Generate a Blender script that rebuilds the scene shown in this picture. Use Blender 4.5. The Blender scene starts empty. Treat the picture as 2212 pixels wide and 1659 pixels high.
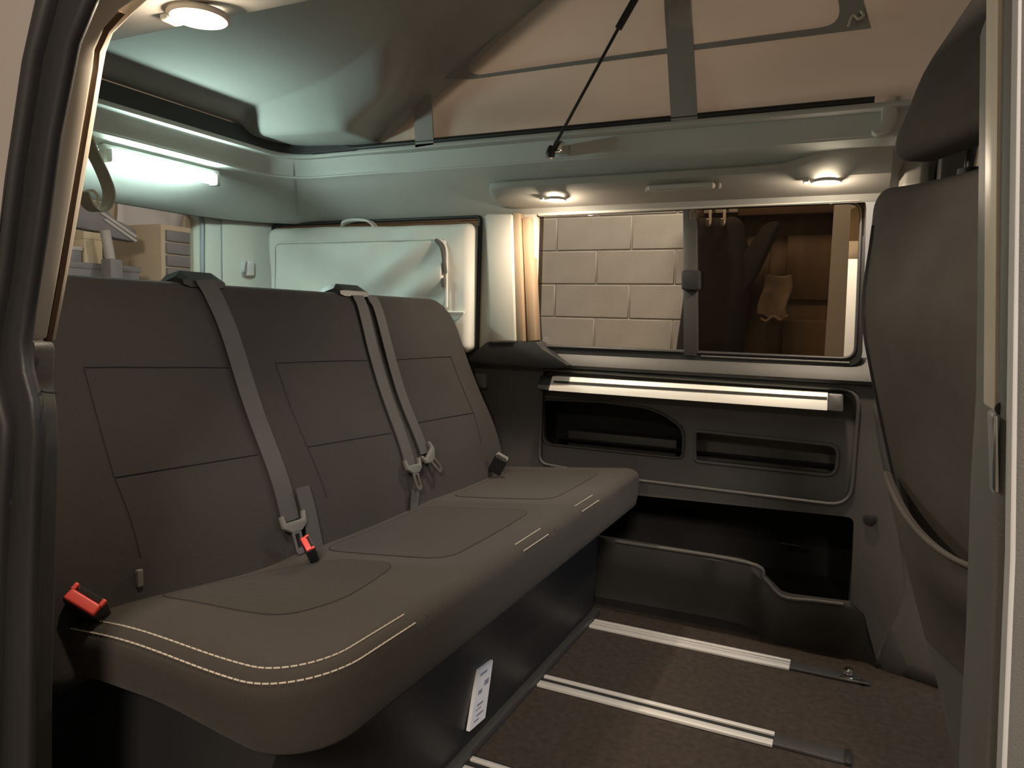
import bpy, bmesh, math, random
from mathutils import Vector, Matrix
from mathutils.geometry import tessellate_polygon

random.seed(7)
scene = bpy.context.scene
COL = scene.collection

# ------------------------------------------------------------------ camera
# X runs along the van (towards the cab), Y across it (away from the camera), Z up; cabin floor is z = 0
cam_d = bpy.data.cameras.new('camera')
cam = bpy.data.objects.new('camera', cam_d)
COL.objects.link(cam)
_y, _p, _r = math.radians(25.122), math.radians(5.175), math.radians(1.495)
fwd = Vector((-math.sin(_y)*math.cos(_p), math.cos(_y)*math.cos(_p), -math.sin(_p)))
rgt = Vector((math.cos(_y), math.sin(_y), 0)); upv = rgt.cross(fwd)
r2 = rgt*math.cos(_r) + upv*math.sin(_r); u2 = -rgt*math.sin(_r) + upv*math.cos(_r)
m = Matrix((r2, u2, -fwd)).transposed().to_4x4()
m.translation = Vector((0, 0, 0.92))
cam.matrix_world = m
cam_d.sensor_fit = 'HORIZONTAL'; cam_d.sensor_width = 36.0
cam_d.lens = 36.0*1567.08/2212.0
cam_d.clip_start = 0.02; cam_d.clip_end = 100
scene.camera = cam

# ------------------------------------------------------------------ world, exposure, garage lamps
world = bpy.data.worlds.new('world'); scene.world = world
world.use_nodes = True
bg = world.node_tree.nodes['Background']
bg.inputs['Color'].default_value = (1.0, 0.80, 0.58, 1); bg.inputs['Strength'].default_value = 0.03
vs = scene.view_settings
vs.view_transform = 'Standard'; vs.look = 'None'; vs.exposure = 0.55; vs.gamma = 1.0
vs.use_curve_mapping = False

def area_light(name, loc, target, power, col, sx, sy=None):
    d = bpy.data.lights.new(name, 'AREA'); d.energy = power; d.color = col
    d.shape = 'RECTANGLE'; d.size = sx; d.size_y = sy or sx
    o = bpy.data.objects.new(name, d); COL.objects.link(o); o.location = loc
    o.rotation_euler = (Vector(target) - Vector(loc)).to_track_quat('-Z', 'Y').to_euler()
    return o
WARM = (1.0, 0.85, 0.70)
area_light('garage_ceiling_light', (0.7, -2.2, 2.6), (-0.8, 0.8, 0.7), 80, WARM, 0.6, 0.6)
area_light('garage_wall_light', (-0.7, 3.1, 2.95), (-0.6, 2.7, 0.6), 42, (1.0, 0.87, 0.76), 1.4, 0.3)

area_light('garage_cool_light', (3.4, 1.9, 2.3), (-1.0, 1.3, 0.7), 26, (0.66, 0.80, 1.0), 1.0, 0.3)

# ------------------------------------------------------------------ materials
def nodes(name):
    mt = bpy.data.materials.new(name); mt.use_nodes = True
    nt = mt.node_tree; b = nt.nodes['Principled BSDF']
    return mt, nt, b
def mat(name, col, rough=0.6, metal=0.0, var=0.12, vscale=6.0, bump=0.0, bscale=200.0, spec=0.5, sheen=0.0, coat=0.0, stretch=None):
    mt, nt, b = nodes(name)
    L = nt.links.new
    tc = nt.nodes.new('ShaderNodeTexCoord')
    src = tc.outputs['Object']
    if stretch:
        mp = nt.nodes.new('ShaderNodeMapping'); mp.inputs['Scale'].default_value = stretch
        L(src, mp.inputs['Vector']); src = mp.outputs['Vector']
    n1 = nt.nodes.new('ShaderNodeTexNoise'); n1.inputs['Scale'].default_value = vscale
    n1.inputs['Detail'].default_value = 4
    L(src, n1.inputs['Vector'])
    rp = nt.nodes.new('ShaderNodeValToRGB')
    c0 = [max(0, c*(1-var)) for c in col]; c1 = [min(1, c*(1+var)) for c in col]
    rp.color_ramp.elements[0].position = 0.3; rp.color_ramp.elements[1].position = 0.7
    rp.color_ramp.elements[0].color = (*c0, 1); rp.color_ramp.elements[1].color = (*c1, 1)
    L(n1.outputs['Fac'], rp.inputs['Fac']); L(rp.outputs['Color'], b.inputs['Base Color'])
    b.inputs['Roughness'].default_value = rough; b.inputs['Metallic'].default_value = metal
    b.inputs['Specular IOR Level'].default_value = spec
    if sheen:
        b.inputs['Sheen Weight'].default_value = sheen; b.inputs['Sheen Roughness'].default_value = 0.5
    if coat: b.inputs['Coat Weight'].default_value = coat
    if bump:
        n2 = nt.nodes.new('ShaderNodeTexNoise'); n2.inputs['Scale'].default_value = bscale
        L(src, n2.inputs['Vector'])
        bp = nt.nodes.new('ShaderNodeBump'); bp.inputs['Strength'].default_value = bump
        bp.inputs['Distance'].default_value = 0.002
        L(n2.outputs['Fac'], bp.inputs['Height']); L(bp.outputs['Normal'], b.inputs['Normal'])
    return mt
def woven(name, col, scale=1100.0, rough=0.9, contrast=0.10, sheen=0.06):
    """fabric: two crossed wave textures as weave, soft mottling"""
    mt, nt, b = nodes(name); L = nt.links.new
    tc = nt.nodes.new('ShaderNodeTexCoord')
    hs = []
    for d in ('X', 'Y', 'Z'):
        w = nt.nodes.new('ShaderNodeTexWave'); w.bands_direction = d
        w.inputs['Scale'].default_value = scale/6.28; w.inputs['Distortion'].default_value = 1.0
        w.inputs['Detail'].default_value = 1.0
        L(tc.outputs['Object'], w.inputs['Vector']); hs.append(w)
    a = nt.nodes.new('ShaderNodeMath'); a.operation = 'ADD'
    L(hs[0].outputs['Fac'], a.inputs[0]); L(hs[1].outputs['Fac'], a.inputs[1])
    a2 = nt.nodes.new('ShaderNodeMath'); a2.operation = 'ADD'
    L(a.outputs[0], a2.inputs[0]); L(hs[2].outputs['Fac'], a2.inputs[1])
    mr = nt.nodes.new('ShaderNodeMapRange'); mr.inputs['From Max'].default_value = 3
    mr.inputs['To Min'].default_value = 1-contrast; mr.inputs['To Max'].default_value = 1+contrast
    L(a2.outputs[0], mr.inputs['Value'])
    n = nt.nodes.new('ShaderNodeTexNoise'); n.inputs['Scale'].default_value = 5; n.inputs['Detail'].default_value = 5
    L(tc.outputs['Object'], n.inputs['Vector'])
    mr2 = nt.nodes.new('ShaderNodeMapRange'); mr2.inputs['To Min'].default_value = 0.8; mr2.inputs['To Max'].default_value = 1.2
    L(n.outputs['Fac'], mr2.inputs['Value'])
    mu = nt.nodes.new('ShaderNodeMath'); mu.operation = 'MULTIPLY'
    L(mr.outputs[0], mu.inputs[0]); L(mr2.outputs[0], mu.inputs[1])
    vm = nt.nodes.new('ShaderNodeVectorMath'); vm.operation = 'SCALE'; vm.inputs[0].default_value = col
    L(mu.outputs[0], vm.inputs['Scale']); L(vm.outputs['Vector'], b.inputs['Base Color'])
    bp = nt.nodes.new('ShaderNodeBump'); bp.inputs['Strength'].default_value = 0.25; bp.inputs['Distance'].default_value = 0.0008
    L(a2.outputs[0], bp.inputs['Height']); L(bp.outputs['Normal'], b.inputs['Normal'])
    b.inputs['Roughness'].default_value = rough; b.inputs['Specular IOR Level'].default_value = 0.25
    b.inputs['Sheen Weight'].default_value = sheen; b.inputs['Sheen Roughness'].default_value = 0.5
    return mt
def glow(name, col, strength):
    mt, nt, b = nodes(name)
    b.inputs['Base Color'].default_value = (*col, 1)
    b.inputs['Emission Color'].default_value = (*col, 1); b.inputs['Emission Strength'].default_value = strength
    return mt
def pane(name, tint, refl=0.06):
    mt = bpy.data.materials.new(name); mt.use_nodes = True; nt = mt.node_tree; nt.nodes.clear(); L = nt.links.new
    o = nt.nodes.new('ShaderNodeOutputMaterial'); mx = nt.nodes.new('ShaderNodeMixShader')
    t = nt.nodes.new('ShaderNodeBsdfTransparent'); t.inputs['Color'].default_value = (*tint, 1)
    g = nt.nodes.new('ShaderNodeBsdfGlossy'); g.inputs['Roughness'].default_value = 0.02
    g.inputs['Color'].default_value = (0.9, 0.9, 0.9, 1)
    f = nt.nodes.new('ShaderNodeFresnel'); f.inputs['IOR'].default_value = 1.0 + refl*8
    L(f.outputs[0], mx.inputs['Fac']); L(t.outputs[0], mx.inputs[1]); L(g.outputs[0], mx.inputs[2]); L(mx.outputs[0], o.inputs['Surface'])
    return mt
def canvas_mat(name, col):
    mt, nt, b = nodes(name); L = nt.links.new
    tc = nt.nodes.new('ShaderNodeTexCoord')
    n = nt.nodes.new('ShaderNodeTexNoise'); n.inputs['Scale'].default_value = 260
    L(tc.outputs['Object'], n.inputs['Vector'])
    bp = nt.nodes.new('ShaderNodeBump'); bp.inputs['Strength'].default_value = 0.15; bp.inputs['Distance'].default_value = 0.001
    L(n.outputs['Fac'], bp.inputs['Height']); L(bp.outputs['Normal'], b.inputs['Normal'])
    b.inputs['Base Color'].default_value = (*col, 1); b.inputs['Roughness'].default_value = 0.9
    b.inputs['Specular IOR Level'].default_value = 0.15
    tr = nt.nodes.new('ShaderNodeBsdfTranslucent'); tr.inputs['Color'].default_value = (col[0], col[1]*0.97, col[2]*0.93, 1)
    mx = nt.nodes.new('ShaderNodeMixShader'); mx.inputs['Fac'].default_value = 0.45
    L(b.outputs[0], mx.inputs[1]); L(tr.outputs[0], mx.inputs[2])
    L(mx.outputs[0], nt.nodes['Material Output'].inputs['Surface'])
    return mt

M = {}
M['seat'] = woven('seat_fabric', (0.031, 0.0275, 0.026))
M['seat_side'] = woven('seat_side_fabric', (0.039, 0.033, 0.028), scale=1300)
M['insert'] = woven('seat_insert_fabric', (0.033, 0.028, 0.0235), scale=900)
M['seam'] = mat('seam_groove', (0.020, 0.018, 0.018), 0.95)
M['thread'] = mat('stitch_thread', (0.42, 0.38, 0.32), 0.8)
M['belt'] = woven('belt_webbing', (0.052, 0.050, 0.050), scale=1600, rough=0.6, sheen=0.1)
M['black'] = mat('black_plastic', (0.018, 0.018, 0.019), 0.45, bump=0.1)
M['dark'] = mat('charcoal_plastic', (0.045, 0.044, 0.043), 0.5, var=0.06, bump=0.25, bscale=900)
M['panel'] = mat('side_panel_plastic', (0.074, 0.071, 0.068), 0.5, var=0.05, bump=0.25, bscale=900)
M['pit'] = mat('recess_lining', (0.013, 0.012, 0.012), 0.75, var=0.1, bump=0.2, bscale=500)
M['red'] = mat('red_plastic', (0.75, 0.07, 0.06), 0.35)
M['steel'] = mat('tongue_steel', (0.55, 0.54, 0.52), 0.3, 1.0)
M['chrome'] = mat('polished_chrome', (0.85, 0.85, 0.84), 0.12, 1.0)
M['alu'] = mat('brushed_aluminium', (0.80, 0.78, 0.74), 0.45, 0.25, var=0.05, vscale=30, stretch=(0.2, 8, 8))
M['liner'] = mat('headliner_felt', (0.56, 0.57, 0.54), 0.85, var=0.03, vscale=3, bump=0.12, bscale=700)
M['valance'] = mat('valance_felt_shaded', (0.40, 0.385, 0.35), 0.85, var=0.03, vscale=3, bump=0.12, bscale=700)  # darker than the headliner: shade of the downward face is in the colour
M['shell'] = mat('roof_lining', (0.36, 0.37, 0.35), 0.95, var=0.04, vscale=3, bump=0.15, bscale=1300)
M['trimlight'] = mat('cream_trim', (0.62, 0.56, 0.47), 0.45, var=0.04)
M['trimgroove'] = mat('trim_groove', (0.14, 0.08, 0.04), 0.7)
M['rubber'] = mat('rubber_seal', (0.018, 0.017, 0.018), 0.55, var=0.15, bump=0.1)
M['paint'] = mat('white_paint', (0.29, 0.26, 0.24), 0.4, var=0.03, vscale=1.5, coat=0.4)
M['canvas'] = canvas_mat('tent_canvas', (0.64, 0.585, 0.53))
M['strap'] = woven('grey_strap', (0.34, 0.325, 0.305), scale=1400)
M['carpet'] = mat('floor_carpet', (0.038, 0.027, 0.019), 0.95, var=0.35, vscale=60, bump=0.6, bscale=420)
M['bag'] = mat('bag_cloth', (0.72, 0.72, 0.68), 0.85, var=0.04, vscale=8, bump=0.15, bscale=500)
M['zip'] = mat('zip_grey', (0.10, 0.095, 0.09), 0.6)
M['led'] = glow('led_tube', (0.74, 1.0, 0.90), 72.0)
M['lens'] = glow('lamp_lens', (1.0, 0.86, 0.66), 9.0)
M['glass'] = pane('clear_glass', (0.93, 0.92, 0.88), 0.025)
M['tint'] = pane('tinted_glass', (0.50, 0.45, 0.38), 0.04)
M['frontseat'] = mat('front_seat_fabric', (0.098, 0.086, 0.077), 0.95, var=0.15, vscale=9, bump=0.3, bscale=900, spec=0.2)
M['shellseat'] = mat('seat_back_shell', (0.13, 0.127, 0.12), 0.6, var=0.06, bump=0.2, bscale=700)
M['pillar'] = mat('pillar_trim', (0.55, 0.53, 0.48), 0.6, var=0.03)
M['label'] = mat('paper_label', (0.78, 0.77, 0.80), 0.6, var=0.04)
M['ink'] = mat('label_ink', (0.25, 0.26, 0.32), 0.7)
M['block'] = mat('painted_block', (0.50, 0.46, 0.40), 0.9, var=0.05, vscale=8, bump=0.5, bscale=140)
M['mortar'] = mat('mortar', (0.44, 0.40, 0.34), 0.95, bump=0.5, bscale=160)
M['plaster'] = mat('garage_plaster', (0.60, 0.53, 0.42), 0.9, var=0.06, vscale=3, bump=0.3, bscale=90)
M['concrete'] = mat('garage_concrete', (0.22, 0.20, 0.18), 0.85, var=0.2, vscale=4, bump=0.3, bscale=60)
M['wood'] = mat('brown_door_wood', (0.16, 0.10, 0.05), 0.55, var=0.2, vscale=5, stretch=(6, 6, 0.8))
M['darkcloth'] = mat('dark_coat_cloth', (0.030, 0.024, 0.020), 0.9, var=0.2, bump=0.3, bscale=200)
M['greycloth'] = mat('grey_cloth', (0.23, 0.24, 0.26), 0.9, var=0.15, bump=0.2, bscale=200)
M['pane_reflection'] = mat('pane_reflection_tone', (0.22, 0.155, 0.095), 0.95, var=0.3, vscale=14, bump=0.4, bscale=200)  # tone of the reflections in the tinted pane
M['paleobj'] = mat('pale_grey_plastic', (0.52, 0.52, 0.53), 0.6)
M['box'] = mat('cream_card', (0.66, 0.60, 0.45), 0.8, var=0.05)
M['bluegrey'] = mat('blue_grey_metal', (0.24, 0.25, 0.27), 0.5)
M['bead'] = mat('tan_bead', (0.36, 0.26, 0.17), 0.5, var=0.04)
M['beigestrap'] = mat('beige_strap', (0.50, 0.44, 0.35), 0.8, bump=0.2, bscale=500)

# ------------------------------------------------------------------ mesh helpers
def link(name, me, mt, parent=None, loc=None):
    o = bpy.data.objects.new(name, me); COL.objects.link(o)
    if mt is not None: me.materials.append(M[mt])
    if parent is not None: o.parent = parent
    if loc is not None: o.location = loc
    return o
def smooth(me, ang=40):
    for p in me.polygons: p.use_smooth = True
    me.set_sharp_from_angle(angle=math.radians(ang))
def mk(name, verts, faces, mt, parent=None, ang=40, bevel=0.0, seg=2):
    me = bpy.data.meshes.new(name); me.from_pydata([tuple(v) for v in verts], [], faces); me.update()
    bm = bmesh.new(); bm.from_mesh(me); bmesh.ops.recalc_face_normals(bm, faces=bm.faces)
    if bevel > 0:
        ed = [e for e in bm.edges if len(e.link_faces) == 2 and e.calc_face_angle(0) > 0.6]
        bmesh.ops.bevel(bm, geom=ed, offset=bevel, segments=seg, profile=0.5, affect='EDGES', clamp_overlap=True)
    bm.to_mesh(me); bm.free()
    smooth(me, ang)
    return link(name, me, mt, parent)
def box(name, lo, hi, mt, parent=None, bevel=0.003, seg=2):
    x0, y0, z0 = lo; x1, y1, z1 = hi
    v = [(x0,y0,z0),(x1,y0,z0),(x1,y1,z0),(x0,y1,z0),(x0,y0,z1),(x1,y0,z1),(x1,y1,z1),(x0,y1,z1)]
    f = [(0,1,2,3),(4,5,6,7),(0,1,5,4),(1,2,6,5),(2,3,7,6),(3,0,4,7)]
    return mk(name, v, f, mt, parent, bevel=bevel, seg=seg)
def rp(pts, rad, n=5):
    """round the corners of a 2-D polygon; rad is one radius or one per corner"""
    out = []; k = len(pts)
    if not isinstance(rad, (list, tuple)): rad = [rad]*k
    for i in range(k):
        p = Vector(pts[i]); a = Vector(pts[i-1]) - p; b = Vector(pts[(i+1) % k]) - p
        r = min(rad[i], a.length*0.45, b.length*0.45)
        if r <= 1e-5: out.append(tuple(p)); continue
        p0 = p + a.normalized()*r; p1 = p + b.normalized()*r
        for j in range(n+1):
            t = j/n; q = p0*(1-t)**2 + p*2*t*(1-t) + p1*t*t
            out.append(tuple(q))
    return out
def prism(name, pts, lo, hi, mt, parent=None, axis='Y', holes=(), bevel=0.0, seg=2, ang=35):
    """extrude a 2-D outline (with holes) between lo and hi on an axis"""
    loops = [list(pts)] + [list(h) for h in holes]
    def P(q, t):
        if axis == 'Y': return (q[0], t, q[1])
        if axis == 'X': return (t, q[0], q[1])
        return (q[0], q[1], t)
    verts = []; faces = []; idx = []
    for lp in loops:
        s = len(verts); idx.append((s, len(lp)))
        verts += [P(q, lo) for q in lp]
    n = len(verts)
    for lp in loops: verts += [P(q, hi) for q in lp]
    for s, k in idx:
        for i in range(k):
            j = (i+1) % k; faces.append((s+i, s+j, n+s+j, n+s+i))
    if len(loops) == 1:
        faces.append(tuple(range(n))); faces.append(tuple(range(n, 2*n)))
    else:
        tri = tessellate_polygon([[Vector((q[0], q[1], 0)) for q in lp] for lp in loops])
        for t in tri: faces.append(tuple(t)); faces.append(tuple(n+i for i in t))
    return mk(name, verts, faces, mt, parent, ang=ang, bevel=bevel, seg=seg)
def spline(pts, n=8, closed=False):
    P = [Vector(p) for p in pts]; out = []; k = len(P)
    rng = range(k) if closed else range(k-1)
    for i in rng:
        p1, p2 = P[i], P[(i+1) % k]
        p0 = P[i-1] if (i > 0 or closed) else p1*2-p2
        p3 = P[(i+2) % k] if (i+2 < k or closed) else p2*2-p1
        for j in range(n):
            t = j/n
            out.append(0.5*((2*p1)+(p2-p0)*t+(2*p0-5*p1+4*p2-p3)*t*t+(3*p1-p0-3*p2+p3)*t**3))
    if not closed: out.append(P[-1])
    return out
def tube(name, path, r, mt, parent=None, seg=10, closed=False):
    path = [Vector(p) for p in path]; k = len(path); verts = []; faces = []
    rr = r if isinstance(r, (list, tuple)) else [r]*k
    nrm = None
    for i, p in enumerate(path):
        if closed: t = path[(i+1) % k]-path[i-1]
        else: t = path[min(i+1, k-1)]-path[max(i-1, 0)]
        t = t.normalized() if t.length > 0 else Vector((0, 0, 1))
        if nrm is None:
            nrm = t.cross(Vector((0, 0, 1)))
            if nrm.length < 0.05: nrm = t.cross(Vector((1, 0, 0)))
        nrm = (nrm - t*nrm.dot(t)).normalized(); bn = t.cross(nrm)
        for s in range(seg):
            a = 2*math.pi*s/seg; verts.append(p + (nrm*math.cos(a)+bn*math.sin(a))*rr[i])
    for i in range(k if closed else k-1):
        j = (i+1) % k
        for s in range(seg):
            s2 = (s+1) % seg; faces.append((i*seg+s, i*seg+s2, j*seg+s2, j*seg+s))
    if not closed:
        faces.append(tuple(range(seg))); faces.append(tuple((k-1)*seg+s for s in range(seg)))
    return mk(name, verts, faces, mt, parent, ang=50)
def strip(name, rows, mt, parent=None, ang=50):
    """rows: list of rings (each a closed loop of points of equal count) lofted together and capped"""
    k = len(rows[0]); verts = [p for r in rows for p in r]; faces = []
    for i in range(len(rows)-1):
        for s in range(k):
            s2 = (s+1) % k; faces.append((i*k+s, i*k+s2, (i+1)*k+s2, (i+1)*k+s))
    faces.append(tuple(range(k))); faces.append(tuple((len(rows)-1)*k+s for s in range(k)))
    return mk(name, verts, faces, mt, parent, ang=ang)
def ribbon(name, path, wvec, nvec, w, t, mt, parent=None):
    """flat band: width w along wvec, thickness t along nvec"""
    rows = []
    for i, p in enumerate(path):
        p = Vector(p); wv = Vector(wvec[i] if isinstance(wvec, list) else wvec).normalized(); nv = Vector(nvec).normalized()
        ww = w[i] if isinstance(w, (list, tuple)) else w
        a = wv*ww/2; b = nv*t/2
        rows.append([p-a-b, p+a-b, p+a+b, p-a+b])
    return strip(name, rows, mt, parent, ang=30)
def axis_samples(lo, hi, r, n, k=4):
    s = [lo + r*(1-math.cos(math.pi/2*j/k)) if False else lo + r*(1-math.tan(math.pi/4*(1-j/k))) for j in range(k)]
    mid = [lo+r + (hi-lo-2*r)*j/n for j in range(n+1)]
    e = [hi - r*(1-math.tan(math.pi/4*(1-j/k))) for j in range(k)][::-1]
    return s + mid + e
def rbox(name, lo, hi, r, n, mt, parent=None, warp=None, ang=60):
    """box with fully rounded edges, dense enough to be bent by warp(x, y, z)"""
    S = [axis_samples(lo[i], hi[i], r, n[i]) for i in range(3)]
    verts = []; faces = []; key = {}
    def V(q):
        kk = tuple(round(c, 6) for c in q)
        if kk in key: return key[kk]
        inner = Vector([min(max(q[i], lo[i]+r), hi[i]-r) for i in range(3)])
        d = Vector(q)-inner
        p = inner + d.normalized()*r if d.length > 1e-9 else inner
        if warp: p = Vector(warp(*p))
        key[kk] = len(verts); verts.append(p); return key[kk]
    for ax in range(3):
        a, b = [i for i in range(3) if i != ax]
        for side in (lo[ax], hi[ax]):
            for i in range(len(S[a])-1):
                for j in range(len(S[b])-1):
                    q = []
                    for (u, v) in ((i, j), (i+1, j), (i+1, j+1), (i, j+1)):
                        c = [0, 0, 0]; c[ax] = side; c[a] = S[a][u]; c[b] = S[b][v]; q.append(V(c))
                    faces.append(tuple(q))
    return mk(name, verts, faces, mt, parent, ang=ang)
def lathe(name, prof, mt, parent=None, seg=24, loc=(0, 0, 0), mtx=None, ang=40):
    verts = []; faces = []; k = len(prof)
    for s in range(seg):
        a = 2*math.pi*s/seg
        for r, z in prof:
            p = Vector((r*math.cos(a), r*math.sin(a), z))
            if mtx: p = mtx @ p
            verts.append(p + Vector(loc))
    for s in range(seg):
        s2 = (s+1) % seg
        for i in range(k-1): faces.append((s*k+i, s2*k+i, s2*k+i+1, s*k+i+1))
    return mk(name, verts, faces, mt, parent, ang=ang)
def surf(name, fn, nu, nv, mt, parent=None, thick=0.0, ang=60):
    verts = []; faces = []
    for i in range(nu+1):
        for j in range(nv+1): verts.append(fn(i/nu, j/nv))
    for i in range(nu):
        for j in range(nv):
            a = i*(nv+1)+j; faces.append((a, a+1, a+nv+2, a+nv+1))
    o = mk(name, verts, faces, mt, parent, ang=ang)
    if thick:
        md = o.modifiers.new('thickness', 'SOLIDIFY'); md.thickness = thick; md.offset = 0
    return o
def thing(name, label, cat, loc=(0, 0, 0), group=None):
    o = bpy.data.objects.new(name, None); COL.objects.link(o); o.location = loc
    o.empty_display_size = 0.05
    o['label'] = label; o['category'] = cat
    if group: o['group'] = group
    return o
def adopt(root):
    """parts are modelled in world coordinates: keep them in place under an Empty standing at the thing's base"""
    inv = Matrix.Translation(root.location).inverted()
    for ch in root.children: ch.matrix_parent_inverse = inv
    return root
def tag(o, label, cat, group=None):
    o['label'] = label; o['category'] = cat
    if group: o['group'] = group
    return o
def struct(o, label=None, cat=None):
    o['kind'] = 'structure'
    if label: o['label'] = label
    if cat: o['category'] = cat
    return o
def ss(a, b, x):
    t = min(max((x-a)/(b-a), 0), 1); return t*t*(3-2*t)

YM = 1.325          # middle of the van

# ================================================================== GARAGE (setting outside the van)
struct(box('floor_garage', (-5.4, -4.0, -0.45), (4.0, 4.4, -0.36), 'concrete'), 'grey concrete garage floor under the van', 'floor')
struct(box('ceiling_garage', (-5.4, -4.0, 3.1), (4.0, 4.4, 3.2), 'plaster'), 'pale plaster garage ceiling above the van', 'ceiling')
struct(box('wall_garage_back', (-5.4, -4.1, -0.4), (4.0, -4.0, 3.1), 'plaster'), 'plaster garage wall behind the viewer', 'wall')
struct(box('wall_garage_end', (4.0, -4.0, -0.4), (4.1, 4.4, 3.1), 'plaster'), 'plaster garage wall beyond the cab', 'wall')
struct(box('wall_garage_rear', (-5.5, -4.0, -0.4), (-4.75, 4.4, 3.1), 'plaster'), 'beige plaster garage wall seen through the tailgate window', 'wall')
# block wall seen through the side window: real blocks with recessed joints
WY = 4.1
wb = struct(box('wall_garage_side', (-4.75, WY-0.0115, -0.4), (4.0, WY+0.2, 3.1), 'mortar', bevel=0), 'cream painted concrete block wall seen through the side window', 'wall')
BW, BH, JT = 0.460, 0.196, 0.007
def block_mesh(w):
    o = box('block', (0, 0, 0), (w, 0.03, BH-JT), 'block', bevel=0.004, seg=1)
    return o
proto = None
z_row0 = 0.938 - 5*BH       # a bed joint lies at z = 0.938
cnt = 0
for r in range(0, 12):
    z = z_row0 + r*BH
    off = -1.181 if r % 2 else -1.385
    for c in range(-6, 3):
        x0 = off + c*BW; x1 = x0 + BW-JT
        if x0 > -0.87 or x1 < -3.6: continue
        if x1 > -0.62:
            x1 = -0.62
        if proto is None:
            proto = block_mesh(BW-JT); o = proto
        elif abs(x1-x0-(BW-JT)) > 0.01:
            if x1-x0 < 0.05: continue
            o = block_mesh(x1-x0)
        else:
            o = proto.copy(); COL.objects.link(o)
        o.parent = wb; o.location = (x0, WY-0.016, z); cnt += 1

# things in the garage seen through the tailgate window (standing in front of the rear garage wall, x about -4)
GX = -4.0
t = thing('storage_shelf', 'blue-grey metal shelf unit standing against the garage wall behind the tailgate window', 'shelf', (GX-0.2, 2.75, -0.36))
box('shelf_top', (GX-0.45, 2.45, 1.14), (GX, 3.11, 1.175), 'bluegrey', t)
box('front_panel', (GX-0.03, 2.47, 0.55), (GX-0.005, 3.09, 1.14), 'bluegrey', t)
for yy in (2.46, 3.07):
    for xx in (GX-0.44, GX-0.04): box('leg', (xx, yy, -0.36), (xx+0.03, yy+0.03, 1.14), 'bluegrey', t)
adopt(t)
t = thing('storage_box', 'cream cardboard box standing on the metal shelf unit', 'box', (GX-0.1, 2.81, 1.175))
box('body', (GX-0.22, 2.757, 1.175), (GX-0.02, 2.868, 1.33), 'box', t)
box('lid', (GX-0.225, 2.752, 1.31), (GX-0.015, 2.873, 1.352), 'box', t)
adopt(t)
t = thing('storage_box', 'small dark box left of the cream box on the metal shelf', 'box', (GX-0.1, 2.70, 1.175))
box('body', (GX-0.2, 2.655, 1.175), (GX-0.02, 2.740, 1.245), 'bluegrey', t)
box('lid', (GX-0.205, 2.65, 1.24), (GX-0.015, 2.745, 1.262), 'paleobj', t)
adopt(t)
t = thing('work_jacket', 'grey work jacket with pale stripes hanging on the garage wall', 'jacket', (GX-0.05, 2.95, 1.3))
prism('body', rp([(2.70, 1.50), (2.89, 1.53), (2.96, 1.45), (3.105, 1.405), (3.11, 1.325), (2.95, 1.335), (2.90, 1.36), (2.69, 1.37)], 0.02), GX-0.12, GX-0.03, 'greycloth', t, axis='X', bevel=0.015)
for k in range(2):
    prism('stripe', [(2.86+0.02*k, 1.47-0.035*k), (2.885+0.02*k, 1.475-0.035*k), (3.10, 1.365-0.028*k), (3.09, 1.352-0.028*k)], GX-0.031, GX-0.022, 'paleobj', t, axis='X')
adopt(t)
t = thing('stand_fan', 'grey pedestal fan post between the boxes and the shelf edge', 'fan', (GX+0.1, 2.86, -0.36))
tube('post', [(GX+0.1, 2.83, -0.33), (GX+0.1, 2.83, 1.2), (GX+0.1, 2.80, 1.36)], 0.028, 'paleobj', t)
lathe('base', [(0, 0), (0.2, 0), (0.2, 0.015), (0.05, 0.04), (0.03, 0.06)], 'bluegrey', t, loc=(GX+0.1, 2.83, -0.36))
box('switch_box', (GX+0.06, 2.795, 1.04), (GX+0.15, 2.875, 1.20), 'bluegrey', t, bevel=0.012)
adopt(t)
t = thing('wall_poster', 'crumpled white sheet pinned on the garage wall above the jacket', 'poster', (GX-0.7, 3.6, 1.5))
surf('sheet', lambda u, v: (GX-0.72+0.02*math.sin(9*u+4*v), 3.45+0.55*u+0.05*v, 1.40+0.36*v - 0.06*u), 8, 6, 'label', t, thick=0.003)
box('pin', (GX-0.735, 3.70, 1.72), (GX-0.70, 3.72, 1.74), 'red', t)
adopt(t)
t = thing('louvre_cabinet', 'grey louvred cabinet standing right of the sheet behind the tailgate window', 'cabinet', (GX-0.3, 3.46, -0.36))
box('body', (GX-0.5, 3.285, -0.36), (GX-0.04, 3.60, 1.462), 'plaster', t, bevel=0.006)
for k in range(9):
    box('slat', (GX-0.045, 3.315, 0.72+0.08*k), (GX-0.02, 3.53, 0.787+0.08*k), 'bluegrey', t)
adopt(t)

# things seen through the tinted half of the side window (in front of the block wall)
DY = 3.9
dr = thing('garage_door', 'brown wooden garage door with a cream post seen through the tinted pane', 'door', (-0.4, DY, -0.36))
box('leaf', (-0.80, DY+0.10, -0.36), (0.02, DY+0.14, 1.62), 'wood', dr)
for (a, b, c, d) in ((-0.70, -0.42, 0.2, 0.95), (-0.34, -0.06, 0.2, 0.95), (-0.70, -0.42, 1.05, 1.38), (-0.34, -0.06, 1.05, 1.38)):
    box('raised_panel', (a, DY+0.085, c), (b, DY+0.101, d), 'wood', dr, bevel=0.008)
box('door_post', (-0.13, DY+0.02, -0.36), (-0.02, DY+0.10, 1.9), 'trimlight', dr)
box('post_bead', (-0.02, DY+0.02, -0.36), (0.07, DY+0.10, 1.9), 'pillar', dr)
box('lintel', (-0.86, DY+0.02, 1.475), (-0.13, DY+0.10, 1.56), 'trimgroove', dr)
adopt(dr)
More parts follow.
